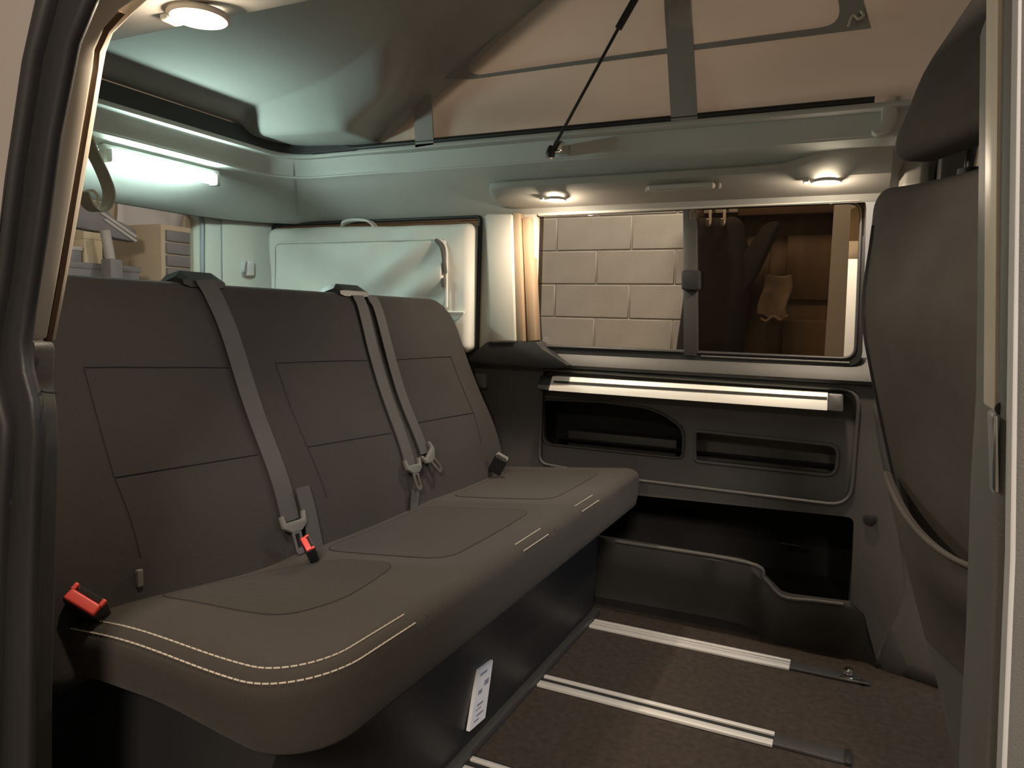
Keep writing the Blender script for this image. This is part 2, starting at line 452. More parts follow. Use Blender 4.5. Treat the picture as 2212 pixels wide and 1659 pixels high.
ct = thing('hanging_coat', 'dark brown coat hanging on hooks behind the tinted pane', 'coat', (-0.62, DY-0.06, 0.4))
def coatw(x, y, z):
    k = ss(1.55, 1.2, z)
    return (-0.62+(x+0.62)*(0.75+0.35*k)+0.015*math.sin(z*7), y+0.02*math.sin(x*35)*(0.4+k), z)
rbox('body', (-0.82, DY-0.10, 0.45), (-0.52, DY+0.016, 1.46), 0.05, (10, 2, 14), 'darkcloth', ct, warp=coatw)
prism('sleeve', rp([(-0.435, 1.421), (-0.359, 1.430), (-0.456, 1.180), (-0.521, 1.063), (-0.527, 0.826), (-0.619, 0.811), (-0.602, 1.156)], 0.03), DY-0.09, DY-0.0, 'darkcloth', ct, bevel=0.02)
adopt(ct)
hk = thing('coat_hook', 'pale twin coat hook above the dark coat behind the tinted pane', 'hook', (-0.66, DY+0.03, 1.46))
for xx in (-0.70, -0.63):
    tube('hook', spline([(xx, DY+0.005, 1.51), (xx, DY-0.09, 1.50), (xx+0.005, DY-0.115, 1.43), (xx, DY-0.135, 1.41), (xx, DY-0.15, 1.44)], 5), 0.008, 'trimlight', hk)
box('plate', (-0.75, DY+0.002, 1.49), (-0.58, DY+0.019, 1.525), 'trimlight', hk)
adopt(hk)
sc = thing('reflection_shape', 'pale brown shape for the pane reflections beside the dark coat behind the tinted pane', 'pane_reflection', (-0.4, DY+0.07, 0.93))  # added shape in place of the pale reflections in the tinted pane
def reflw(x, y, z):
    k = ss(1.16, 0.98, z)
    return (x+0.012*math.sin(z*24), y+0.014*math.sin((x+0.4)*48)*(0.3+0.7*k), z+0.018*math.sin((x+0.46)*44)*(k+0.3))
rbox('cloth', (-0.445, DY-0.03, 0.945), (-0.305, DY+0.008, 1.17), 0.012, (14, 2, 12), 'pane_reflection', sc, warp=reflw)
tube('shape_edge', spline([(-0.44, DY-0.026, 0.955), (-0.41, DY-0.03, 0.938), (-0.375, DY-0.026, 0.962), (-0.34, DY-0.03, 0.945), (-0.305, DY-0.026, 0.97)], 6), 0.008, 'pane_reflection', sc)
adopt(sc)

# ================================================================== VAN SHELL
fl = struct(prism('floor', [(-2.35, 0.50), (1.0, 0.50), (1.0, 2.20), (-2.35, 2.20)], -0.05, 0.0, 'carpet', axis='Z'), 'dark brown ribbed carpet floor of the camper cabin', 'floor')

# --- far side panel: outline with the two storage openings, built in the X-Z plane
FY = 2.14
panel = thing('wall_far', 'charcoal plastic side panel with storage pockets below the side window', 'wall panel', (-0.5, FY, 0))
panel['kind'] = 'structure'
frame_o = rp([(-0.908, 0.762), (0.022, 0.754), (0.020, 0.436), (-0.546, 0.437), (-0.906, 0.439)], [0.03, 0.05, 0.06, 0.0, 0.0])
# outer skin above the lower cavity
outer = [(-1.170, 0.757), (0.058, 0.752), (0.081, 0.563), (0.141, 0.395), (0.164, 0.211), (0.174, -0.018), (0.361, 0.003), (0.306, 0.764)]
cav = rp([(-0.639, 0.388), (0.029, 0.407), (0.033, 0.164), (-0.139, 0.155), (-0.242, 0.237), (-0.633, 0.239)], [0.0, 0.02, 0.05, 0.05, 0.05, 0.0])
cavt = rp([(-0.684, 0.388), (0.029, 0.407), (0.035, 0.173)], [0.0, 0.02, 0.0])
big = [(-1.9, 0.335), (-1.9, 0.765), (0.9, 0.765), (0.9, 0.0), (0.115, 0.0), (0.07, 0.145)] + cavt[::-1]
recess = rp([(-0.897, 0.761), (0.022, 0.754), (0.020, 0.436), (-0.656, 0.438), (-0.898, 0.455)], [0.02, 0.05, 0.06, 0.02, 0.03])
prism('panel_skin', big, FY, FY+0.03, 'panel', panel, holes=[recess], ang=35)
# raised light lip around the recess (right and bottom edge catch the light)
lipo = [(x, FY-0.002, z) for x, z in recess]
tube('recess_lip', lipo, 0.0055, 'panel', panel, seg=8, closed=True)
# recessed face with pockets
ptop = [(-0.904, 0.661), (-0.703, 0.667), (-0.562, 0.660), (-0.509, 0.646), (-0.454, 0.612), (-0.442, 0.585), (-0.442, 0.515), (-0.895, 0.516)]
pock1 = rp(ptop, [0.02, 0.0, 0.02, 0.03, 0.03, 0.02, 0.02, 0.03])
pock2 = rp([(-0.410, 0.602), (-0.020, 0.596), (-0.022, 0.511), (-0.406, 0.511)], [0.012, 0.03, 0.03, 0.012])
fo = rp([(-0.927, 0.769), (0.038, 0.761), (0.035, 0.412), (-0.663, 0.411), (-0.933, 0.432)], 0.02)
prism('recessed_face', fo, FY+0.022, FY+0.045, 'panel', panel, holes=[pock1, pock2], ang=35)
tube('pocket_lip', [(x, FY+0.020, z) for x, z in pock1], 0.0045, 'dark', panel, seg=8, closed=True)
tube('pocket_lip', [(x, FY+0.020, z) for x, z in pock2], 0.0055, 'panel', panel, seg=8, closed=True)
# pocket bodies
def tray(name, x0, x1, z0, z1, y0, y1, mt):
    v = [(x0,y0,z0),(x1,y0,z0),(x1,y0,z1),(x0,y0,z1),(x0,y1,z0),(x1,y1,z0),(x1,y1,z1),(x0,y1,z1)]
    f = [(4,5,6,7),(0,1,5,4),(1,2,6,5),(2,3,7,6),(3,0,4,7)]
    return mk(name, v, f, mt, panel)
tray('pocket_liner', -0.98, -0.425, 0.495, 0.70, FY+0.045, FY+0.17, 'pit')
tray('pocket_liner', -0.42, -0.005, 0.49, 0.62, FY+0.045, FY+0.10, 'panel')
box('pocket_floor', (-0.84, FY+0.10, 0.496), (-0.48, FY+0.165, 0.555), 'dark', panel)
box('pocket_floor', (-0.36, FY+0.052, 0.492), (-0.05, FY+0.099, 0.505), 'panel', panel)
# lower lip moulding and cavity behind it
lowpts = [(-0.633, 0.239), (-0.242, 0.237), (-0.189, 0.197), (-0.139, 0.155), (-0.055, 0.159), (0.018, 0.163)]
tube('lower_lip', spline([(x, FY-0.003, z) for x, z in lowpts], 6), 0.006, 'panel', panel)
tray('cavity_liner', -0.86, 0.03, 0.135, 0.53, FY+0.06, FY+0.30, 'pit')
box('cavity_shelf_edge', (-0.17, FY+0.24, 0.235), (-0.11, FY+0.26, 0.240), 'dark', panel)
# foot of the panel: steps out towards the cab
foot = [(-0.733, 2.260), (-0.478, 2.268), (-0.262, 2.265), (-0.167, 2.185), (-0.048, 2.188), (0.060, 2.195), (0.117, 2.143), (0.166, 2.125), (0.268, 2.130)]
sp = spline([(a, b, 0) for a, b in foot], 5)
lipc = [(-1.2, 0.240)] + [(a, b) for a, b in lowpts] + [(0.05, 0.165), (0.30, 0.150)]
def lip_z(x):
    for (a, za), (b, zb) in zip(lipc, lipc[1:]):
        if a <= x <= b: return za+(zb-za)*(x-a)/(b-a)
    return lipc[-1][1]
verts = []; faces = []
for p in sp:
    lz = lip_z(p.x); ly = FY + 0.002
    verts += [(p.x, p.y, 0.0), (p.x, p.y-0.006, 0.03), (p.x, p.y*0.45+ly*0.55, lz*0.55), (p.x, ly, lz-0.012), (p.x, ly+0.004, lz), (p.x, ly+0.03, lz)]
NQ = 6
for i in range(len(sp)-1):
    for k in range(NQ-1):
        a = i*NQ+k; faces.append((a, a+1, a+NQ+1, a+NQ))
mk('panel_foot', verts, faces, 'dark', panel, ang=50)
# aluminium armrest rail with end caps
rl = [(-0.853, 0.742), (-0.055, 0.742), (-0.053, 0.697), (-0.855, 0.698)]
prism('aluminium_rail', rl, FY-0.028, FY+0.02, 'alu', panel, bevel=0.002)
gr = [(-0.843, 0.729), (-0.056, 0.732), (-0.056, 0.727), (-0.843, 0.723)]
prism('rail_groove', gr, FY-0.031, FY-0.02, 'pit', panel)
ec = rp([(-0.894, 0.741), (-0.853, 0.742), (-0.855, 0.698), (-0.896, 0.701)], 0.006)
prism('rail_end_cap', ec, FY-0.027, FY+0.02, 'black', panel, bevel=0.003)
ec = rp([(-0.055, 0.742), (-0.017, 0.741), (-0.014, 0.696), (-0.053, 0.697)], 0.006)
prism('rail_end_cap', ec, FY-0.027, FY+0.02, 'black', panel, bevel=0.003)
for o_ in panel.children:
    if o_.name.startswith(('aluminium_rail', 'rail_groove', 'rail_end_cap')):
        for v_ in o_.data.vertices:
            if v_.co.y < FY: v_.co.y -= (0.735-v_.co.z)*0.55
# latch knob low on the panel and small glossy pad behind the backrest
kx, kz = [(0.068, 0.410)][0]
lathe('latch_knob', [(0, -0.012), (0.012, -0.010), (0.016, -0.003), (0.017, 0.004), (0.010, 0.006), (0, 0.006)], 'black', panel, loc=(kx, FY-0.006, kz), mtx=Matrix.Rotation(math.pi/2, 3, 'X'))
kx, kz = [(-1.106, 0.708)][0]
rbox('release_pad', (kx-0.025, FY-0.03, kz-0.022), (kx+0.02, FY+0.01, kz+0.03), 0.010, (3, 3, 3), 'shellseat', panel)
# column of trim between the panel and the cab
def postf(u, v):
    z = 0.005+0.755*v
    xl = 0.105+0.055*ss(0.0, 0.22, z)-0.105*ss(0.20, 0.77, z)
    x = xl + (0.48-xl)*u
    return (x, FY+0.002 - 0.075*math.sin(math.pi*min(1, u*1.6)/2)**1.5 + 0.02*u, z)
surf('post_cover', postf, 20, 20, 'panel', panel, thick=0.004)
adopt(panel)
struct(panel)

# window sill band above the panel seam
sill = thing('trim_1', 'charcoal sill trim under the side window', 'trim', (-0.5, FY, 0.77))
sv = []; sf = []
for x in [-1.30+i*(0.9+1.30)/30 for i in range(31)]:
    h = 0.0
    sv += [(x, FY-0.012, 0.768), (x, FY-0.016, 0.778), (x, FY-0.006, 0.80), (x, FY+0.03, 0.838), (x, FY+0.08, 0.838), (x, FY+0.08, 0.768)]
for i in range(30):
    for k in range(6):
        a = i*6+k; b = i*6+(k+1) % 6; sf.append((a, b, b+6, a+6))
sf.append(tuple(range(6))); sf.append(tuple(180+k for k in range(6)))
mk('sill_band', sv, sf, 'dark', sill, ang=30)
prism('pillar_base', rp([(-1.145, 0.783), (-1.073, 0.842), (-0.902, 0.849), (-0.882, 0.829), (-0.791, 0.779), (-0.836, 0.768), (-1.140, 0.767)], 0.006), 2.09, FY+0.02, 'black', sill, bevel=0.004)
adopt(sill); struct(sill)

# --- side window with fixed clear pane and tinted sliding pane
win = thing('window_1', 'wide side window with clear fixed pane and tinted sliding pane', 'window', (-0.48, 2.16, 0.83))
wo = rp([(-0.989, 1.286), (0.006, 1.268), (0.023, 0.816), (-0.925, 0.808)], 0.04)
wi = rp([(-0.955, 1.247), (-0.004, 1.249), (0.006, 0.835), (-0.913, 0.833)], [0.02, 0.035, 0.035, 0.03])
prism('window_frame', wo, 2.145, 2.175, 'black', win, holes=[wi])
tube('inner_seal', [(x, 2.146, z) for x, z in wi], 0.005, 'rubber', win, seg=8, closed=True)
tube('sill_highlight', [(x, 2.146, z) for x, z in [(-0.400, 0.824), (-0.165, 0.824), (-0.008, 0.824)]], 0.004, 'panel', win)
lp = [(-0.973, 1.264), (-0.462, 1.260), (-0.441, 0.818), (-0.935, 0.814)]
prism('clear_pane', lp, 2.165, 2.169, 'glass', win)
rpn = [(-0.457, 1.265), (0.002, 1.264), (0.016, 0.820), (-0.436, 0.819)]
prism('tinted_pane', rpn, 2.156, 2.160, 'tint', win)
for o_ in win.children:
    if o_.name.startswith(('clear_pane', 'tinted_pane')):
        for v_ in o_.data.vertices: v_.co.y -= (v_.co.z-1.03)*0.085
dv = [(-0.473, 1.259), (-0.431, 1.260), (-0.412, 0.823), (-0.450, 0.824)]
prism('divider', dv, 2.140, 2.172, 'dark', win, bevel=0.003)
lt = rp([(-0.464, 1.071), (-0.411, 1.071), (-0.408, 1.014), (-0.461, 1.014)], 0.008)
prism('latch', lt, 2.118, 2.142, 'black', win, bevel=0.004)
pb = [(-0.030, 1.231), (-0.002, 1.244), (0.008, 0.842), (-0.023, 0.838)]
prism('edge_bead', pb, 2.150, 2.156, 'valance', win)
prism('top_bead', [(-0.924, 1.259), (-0.007, 1.260), (-0.006, 1.248), (-0.923, 1.242)], 2.125, 2.15, 'pillar', win, bevel=0.003)
mx, mz = [(-0.899, 0.854)][0]
mk_ = [(mx-0.012, mz-0.003, mx+0.012, mz-0.001), (mx-0.009, mz+0.002, mx+0.009, mz+0.004), (mx-0.005, mz+0.007, mx+0.005, mz+0.009)]
for a, b, c, d in mk_: box('etched_mark', (a, 2.1635, b), (c, 2.1645, d), 'ink', win, bevel=0)
adopt(win); struct(win)

# --- wall above the sill between the windows and behind the bag (rear quarter)
rq = thing('wall_far_rear', 'pale rear quarter trim beside the window bag', 'wall panel', (-1.7, 2.16, 0.7))
qo = [(-2.35, 0.772), (-0.93, 0.772), (-0.93, 1.34), (-2.35, 1.34)]
qh = rp([(-2.01, 0.80), (-1.128, 0.80), (-1.125, 1.248), (-2.01, 1.246)], 0.02)
prism('quarter_trim', qo, 2.13, 2.16, 'pillar', rq, holes=[qh])
prism('quarter_pane', qo, 2.186, 2.192, 'tint', rq)
tube('quarter_seal', [(x, 2.126, z) for x, z in qh], 0.007, 'rubber', rq, closed=True, seg=8)
# C pillar cover, proud of the wall, with two vertical beads at its window edge
prism('pillar_cover', [(-1.090, 1.250), (-0.992, 1.246), (-0.968, 0.844), (-1.060, 0.840)], 2.085, 2.135, 'pillar', rq, bevel=0.008, seg=3)
prism('pillar_bead', [(-0.994, 1.250), (-0.971, 1.249), (-0.943, 0.847), (-0.969, 0.846)], 2.09, 2.14, 'bead', rq, bevel=0.004)
prism('pillar_bead', [(-0.969, 1.236), (-0.940, 1.238), (-0.909, 0.851), (-0.938, 0.847)], 2.105, 2.15, 'bead', rq, bevel=0.004)
adopt(rq); struct(rq)
# front part of the far wall beyond the window (B pillar)
struct(box('wall_far_front', (0.055, 2.13, 0.76), (0.95, 2.19, 1.44), 'dark', bevel=0.004), 'dark pillar trim beyond the side window behind the front seat', 'wall panel')
struct(box('wall_dark_filler', (0.15, 1.92, 1.20), (0.95, 2.13, 1.46), 'dark', bevel=0.01), 'dark box added behind the front seat headrest to darken the gap', 'wall panel')  # dark box added so the shadowed gap around the headrest posts reads dark
bd = struct(box('wall_far_body', (-2.4, 2.46, -0.1), (1.0, 2.50, 0.8), 'paint', bevel=0.004), 'outer body skin behind the side panel', 'wall panel')
box('body_shoulder', (-2.4, 2.172, 0.765), (1.0, 2.47, 0.80), 'paint', bd)
box('body_floor', (-2.4, 2.19, -0.06), (1.0, 2.47, -0.001), 'pit', bd)

# --- headliner swept around the roof opening
RIMZ = 1.432
hl = []
def arc(cx, cy, r, a0, a1, n):
    return [(cx+r*math.cos(a0+(a1-a0)*i/n), cy+r*math.sin(a0+(a1-a0)*i/n), math.cos(a0+(a1-a0)*i/n), math.sin(a0+(a1-a0)*i/n)) for i in range(n+1)]
XR, YN, YF, RC = -1.735, 0.745, 1.905, 0.11
for i in range(24): hl.append((0.10-(0.10-(XR+RC))*i/24, YN, 0, -1))
hl += arc(XR+RC, YN+RC, RC, -math.pi/2, -math.pi, 8)
for i in range(1, 14): hl.append((XR, YN+RC+(YF-YN-2*RC)*i/14, -1, 0))
hl += arc(XR+RC, YF-RC, RC, math.pi, math.pi/2, 8)
for i in range(1, 51): hl.append((XR+RC+(0.15-(XR+RC))*i/50, YF, 0, 1))
verts = []; faces = []
NP = 0
for (x, y, nx, ny) in hl:
    rear = max(0.0, -nx)
    # recessed ledge only beside the side windows, plain cove at the rear
    led = ss(-1.42, -1.27, x)*abs(ny)
    sc_ = 1.0 + 0.55*rear
    prof = [(-0.012, RIMZ), (-0.012, RIMZ-0.012), (0.004+0.016*led, RIMZ-0.014), (0.012+0.012*led, 1.405), (0.026, 1.372-0.004*led), (0.020+0.008*led, 1.366), (0.020+0.008*led, 1.362), (0.034, 1.358),
            (0.050, 1.345), (0.085, 1.325), (0.130, 1.300), (0.180, 1.270), (0.215, 1.252), (0.232, 1.246), (0.238, 1.30)]
    NP = len(prof)
    for d, z in prof: verts.append((x+nx*d*sc_, y+ny*d*sc_, z))
for i in range(len(hl)-1):
    for k in range(NP-1):
        a = i*NP+k; faces.append((a, a+1, a+NP+1, a+NP))
ho = mk('ceiling', verts, faces, 'liner', ang=35)
md = ho.modifiers.new('thickness', 'SOLIDIFY'); md.thickness = 0.006; md.offset = -1
struct(ho, 'pale felt headliner framing the raised roof opening', 'ceiling')
# joint in the rear far corner of the headliner
jt = []
for d, z in ((0.008, 1.418), (0.02, 1.385), (0.03, 1.358), (0.05, 1.342), (0.085, 1.322), (0.13, 1.297), (0.18, 1.267)):
    a = math.radians(128); s_ = 1.0+0.55*(-math.cos(a)); jt.append((XR+RC+math.cos(a)*(RC+d*s_-0.002), YF-RC+math.sin(a)*(RC+d*s_-0.002), z))
j_ = tube('seam', jt, 0.0013, 'shell', ho, seg=6)

# valances below the headliner (they carry the reading lamps), far and near side
def valance(name, mirror, x0, x1, label):
    prof = [(2.125, 1.262), (2.10, 1.262), (2.00, 1.277), (1.965, 1.286), (1.952, 1.300), (1.956, 1.318), (1.985, 1.33), (2.125, 1.33)]
    rows = []
    xs = [x0, x0+0.008, x0+0.025, x0+0.06] + [x0+0.1+(x1-x0-0.1)*i/12 for i in range(13)]
    for i, x in enumerate(xs):
        k = (0.55, 0.80, 0.94, 1.0)[i] if i < 4 else 1.0
        r = []
        for y, z in prof:
            if mirror and y < 1.99: y -= 0.014
            if not mirror and y < 1.99 and z > 1.295: z += 0.055*ss(-0.22, 0.03, x)
            yy = 2.06 + (y-2.06)*k; zz = 1.305+(z-1.305)*(0.7+0.3*k)
            if mirror: yy = 2*YM-yy
            r.append((x, yy, zz))
        rows.append(r)
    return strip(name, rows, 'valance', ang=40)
v1 = valance('trim_2', False, -1.025, 0.055, ''); struct(v1, 'lamp panel above the far side window, shade of its underside in the grey', 'trim')
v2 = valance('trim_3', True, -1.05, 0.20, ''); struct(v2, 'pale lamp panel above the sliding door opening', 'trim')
# grip recess in the far lamp panel
gh = thing('grab_handle', 'pale grab handle let into the lamp panel between the two lamps', 'handle', (-0.43, 2.0, 1.27))
gp = [(-0.522, 1.937), (-0.348, 1.941)]
(gx0, gy0), (gx1, gy1) = gp
rbox('bar', (gx0, gy0-0.014, 1.2655), (gx1, gy0+0.012, 1.281), 0.007, (10, 2, 2), 'pillar', gh)
rbox('recess', (gx0-0.012, gy0+0.012, 1.268), (gx1+0.012, gy0+0.032, 1.284), 0.006, (10, 2, 2), 'valance', gh)
adopt(gh)

# --- black rubber seal around the roof opening
sp_ = [(x+nx*-0.004, y+ny*-0.004, RIMZ+0.008) for (x, y, nx, ny) in hl if x < 0.035]
sl = tube('trim_4', sp_, 0.0085, 'rubber', seg=10); struct(sl, 'black rubber seal running round the roof opening', 'trim')
rows = []
for (x, y, nx, ny) in hl:
    k = max(ss(0.0, 0.5, -nx), ss(-1.44, -1.60, x))
    if k <= 0.0: continue
    z1 = RIMZ+0.008+0.042*k; z0 = RIMZ-0.002
    rows.append([(x+nx*0.010, y+ny*0.010, z0), (x-nx*0.012, y-ny*0.012, z0), (x-nx*0.012, y-ny*0.012, z1), (x+nx*0.010, y+ny*0.010, z1)])
strip('rear_seal_strip', rows, 'rubber', sl, ang=30)
# end trim at the front of the far ledge
et = thing('trim_5', 'pale end cap at the front of the far roof ledge', 'trim', (0.05, 1.92, 1.34))
prism('cap_body', rp([(0.025, 1.430), (0.051, 1.446), (0.058, 1.403), (0.047, 1.371), (0.014, 1.363), (0.004, 1.373), (0.024, 1.386)], 0.008), 1.90, 1.96, 'liner', et, bevel=0.004)
box('cap_clip', (0.045, 1.905, 1.425), (0.062, 1.93, 1.445), 'valance', et)
adopt(et); struct(et)
struct(prism('trim_6', [(0.075, 2.13), (0.075, 2.03), (0.085, 1.985), (0.12, 1.975), (0.135, 1.99), (0.135, 2.13)], 1.255, 1.415, 'valance', axis='Z', bevel=0.006), 'grey upright headliner trim beside the front seat headrest', 'trim')

# ================================================================== RAISED ROOF
def roof_edge(x):
    """height of the raised shell's lower edge along the van"""
    if x < -1.50: return 1.470 - 0.05*(x+1.75)
    t = ss(-1.50, -1.36, x)
    lin = 1.424 + 0.607*(x+1.434)
    return (1-t)*1.457 + t*max(lin, 1.457)
def roof_z(x, y):
    e = roof_edge(x); dy = min(y-0.70, 1.95-y); dx = x+1.745
    fa, fb = 1.490 + 0.10*dx, 1.424 + 0.607*(x+1.434) + 0.05
    lin = max((fa+fb+math.sqrt((fa-fb)**2+0.0064))/2, e)
    full = e + (lin-e)*ss(0.0, 0.24, dy) + 0.022*ss(0.03, 0.07, dx)*ss(0.02, 0.12, dy)
    pad = ss(0.285, 0.205, dy)*ss(0.60, 0.50, dx)      # low hinge pads in the rear corners
    return full + (e-full)*pad
sh = surf('ceiling_roof', lambda u, v: (lambda x, y: (x, y, roof_z(x, y)))(-1.745+2.25*u, 0.70+1.25*v), 110, 90, 'shell', thick=0.012)
struct(sh, 'grey lining of the raised pop-up roof sloping up to the cab', 'ceiling')

# canvas walls of the raised roof: far side, front, near side
XF = 0.42
def cpath(u):
    """u 0..1 along rear-far -> front-far -> front-near -> rear-near; returns x, y, inward normal"""
    L1, L2 = XF+1.70, 1.17
    s = u*(2*L1+L2)
    if s < L1: return (-1.70+s, 1.915, 0, -1)
    if s < L1+L2: return (XF, 1.915-(s-L1), -1, 0)
    return (XF-(s-L1-L2), 0.745, 0, 1)
def canvas_pt(u, v):
    x, y, nx, ny = cpath(u)
    zt = roof_edge(x)+0.012; z0 = RIMZ+0.006
    z = z0 + (zt-z0)*v
    b = 0.010*math.sin(7*x-11*z+1.0)*math.exp(-((z-1.62)/0.16)**2) + 0.018*math.sin(math.pi*v)*math.sin(x*3.1+y*2.3+v*2.0) + 0.006*math.sin(x*9+v*7) + 0.004*math.sin(x*2.2-z*15.0+y)
    b *= min(1, (zt-z0)/0.25)*ss(0, 0.08, v)
    return (x-nx*b*1.0, y-ny*b*1.0, z)
tent = thing('tent_canvas', 'beige canvas side wall of the raised pop-up roof', 'tent', (-0.6, 1.915, RIMZ))
surf('canvas_wall', canvas_pt, 150, 22, 'canvas', tent, thick=0.002)
SY = 1.893
prism('grey_strap', [(-0.497, 1.803), (-0.428, 1.791), (-0.391, 1.433), (-0.458, 1.431)], SY, SY+0.004, 'strap', tent)
prism('grey_strap', [(-1.238, 1.555), (-1.177, 1.574), (-1.165, 1.428), (-1.229, 1.424)], SY, SY+0.004, 'strap', tent)
zo = [(-1.129, 1.613), (-1.056, 1.661), (-0.898, 1.773), (-0.817, 1.857), (-0.048, 1.726), (-0.009, 1.599), (-0.477, 1.602), (-0.782, 1.603), (-1.039, 1.602)]
zi = rp([(-1.064, 1.629), (-1.026, 1.668), (-0.803, 1.831), (-0.095, 1.719), (-0.068, 1.615), (-0.478, 1.615), (-0.809, 1.613), (-1.024, 1.611)], [0.02, 0.02, 0.02, 0.08, 0.10, 0.0, 0.0, 0.02])
prism('window_zip_border', zo, SY+0.001, SY+0.004, 'strap', tent, holes=[zi])
tx, tz = [(-0.043, 1.626)][0]
tube('zip_pull', spline([(tx+0.010, SY-0.004, tz+0.012), (tx+0.016, SY-0.006, tz), (tx+0.006, SY-0.006, tz-0.006), (tx-0.006, SY-0.004, tz+0.004), (tx-0.014, SY-0.005, tz-0.020)], 5), 0.0035, 'trimlight', tent, seg=6)
adopt(tent)

# gas strut
gs = thing('gas_strut', 'thin black gas strut holding up the roof above the far side window', 'strut', (-0.774, 1.862, 1.37))
p0 = Vector((-0.776, 1.862, 1.368)); p1 = Vector((-0.595, 1.852, 1.664)); p2 = Vector((-0.315, 1.84, 2.10))
tube('piston_rod', [p0, p1], 0.0042, 'black', gs)
tube('cylinder', [p1, p1+(p2-p1)*0.02, p2], 0.0095, 'black', gs)
lathe('ball_joint', [(0, -0.016), (0.010, -0.013), (0.013, 0.0), (0.009, 0.012), (0.005, 0.02), (0, 0.02)], 'black', gs, loc=p0)
box('bracket', (p0.x+0.004, 1.87, 1.372), (p0.x+0.030, 1.93, 1.402), 'chrome', gs)
adopt(gs)

# ================================================================== REAR END
tg = thing('window_2', 'tailgate window looking out into the garage', 'window', (-2.2, 1.3, 0.9))
to_ = [(0.50, 0.55), (2.16, 0.55), (2.16, 1.40), (0.50, 1.40)]
ti_ = rp([(0.66, 0.86), (1.925, 0.86), (1.93, 1.262), (0.66, 1.262)], 0.035)
prism('tailgate_trim', to_, -2.22, -2.16, 'pillar', tg, axis='X', holes=[ti_])
prism('tailgate_pane', [(0.60, 0.80), (1.97, 0.80), (1.97, 1.30), (0.60, 1.30)], -2.205, -2.20, 'glass', tg, axis='X')
tube('tailgate_seal', [(-2.158, y, z) for y, z in ti_], 0.009, 'bluegrey', tg, closed=True, seg=8)
adopt(tg); struct(tg)
struct(box('door_1', (-2.30, 0.45, -0.1), (-2.23, 2.2, 0.84), 'paint', bevel=0.01), 'lower part of the closed white tailgate', 'door')
# D pillar in the far rear corner
dp = thing('trim_7', 'pale pillar trim between the tailgate window and the window bag', 'trim', (-2.1, 2.03, 0.7))
prism('pillar_face', [(-2.165, 1.93), (-2.155, 1.93), (-2.125, 1.985), (-2.135, 1.99)], 0.70, 1.36, 'pillar', dp, axis='Z')
prism('pillar_face', [(-2.128, 1.985), (-2.118, 1.983), (-2.00, 2.135), (-2.01, 2.14)], 0.70, 1.36, 'pillar', dp, axis='Z')
tube('pillar_joint', [(-2.121, 1.982, 0.70), (-2.121, 1.982, 1.30)], 0.003, 'bluegrey', dp, seg=6)
hx, hy = -2.055, 2.05
rbox('hook_plate', (hx-0.022, hy-0.022, 1.05), (hx+0.012, hy+0.02, 1.105), 0.008, (2, 2, 3), 'label', dp)
tube('hook', spline([(hx, hy-0.01, 1.10), (hx+0.012, hy-0.035, 1.095), (hx+0.012, hy-0.04, 1.07), (hx, hy-0.03, 1.06)], 5), 0.006, 'paleobj', dp, seg=8)
adopt(dp); struct(dp)

# LED tube lamp on the rear header
lx = -1.803
led = thing('tube_lamp', 'glowing cool white tube lamp on the rear headliner', 'lamp', (lx, 1.48, 1.30))
rbox('housing', (lx-0.016, 1.288, 1.330), (lx+0.012, 1.672, 1.346), 0.006, (2, 12, 2), 'liner', led)
def ledp(a): return [(lx+0.003+0.015*math.cos(a_), a, 1.317+0.014*math.sin(a_)) for a_ in [2*math.pi*k/14 for k in range(14)]]
strip('tube', [ledp(1.308+0.342*i/10) for i in range(11)], 'led', led)
for a, b in ((1.290, 1.309), (1.650, 1.668)):
    rbox('end_cap', (lx-0.014, a, 1.300), (lx+0.020, b, 1.335), 0.005, (2, 1, 2), 'liner', led)
adopt(led)

# reading lamps
def reading_lamp(x, y, z, s, label, power):
    t = thing('reading_lamp', label, 'lamp', (x, y, z), 'round reading lamps in the headliner')
    lathe('bezel', [(0.026*s, 0.002), (0.036*s, -0.001), (0.038*s, -0.005), (0.034*s, -0.008), (0.027*s, -0.006), (0.025*s, 0.0)], 'pillar', t, seg=32)
    lathe('lens', [(0.0, -0.0105), (0.012*s, -0.0100), (0.022*s, -0.0075), (0.0265*s, -0.003), (0.026*s, 0.002), (0, 0.002)], 'lens', t, seg=32)
    rbox('switch', (-0.056*s, -0.012, -0.006), (-0.040*s, 0.012, 0.003), 0.003, (2, 2, 1), 'liner', t)
    for kind, e_, dz in (('AREA', power, -0.013), ('POINT', power*0.3, -0.024)):
        d = bpy.data.lights.new('lamp_light', kind); d.energy = e_; d.color = (1.0, 0.82, 0.62)
        if kind == 'AREA': d.shape = 'DISK'; d.size = 0.045*s
        else: d.shadow_soft_size = 0.012
        o = bpy.data.objects.new('lamp_light', d); COL.objects.link(o); o.parent = t; o.location = (0, 0, dz)
    return t
reading_lamp(-0.811, 1.994, 1.272, 0.85, 'round warm lamp at the rear end of the far lamp panel', 2.8)
reading_lamp(-0.086, 1.965, 1.278, 0.95, 'round warm lamp at the cab end of the far lamp panel', 2.8)
reading_lamp(-0.732, 0.653, 1.274, 0.95, 'round warm lamp above the sliding door opening', 2.2)

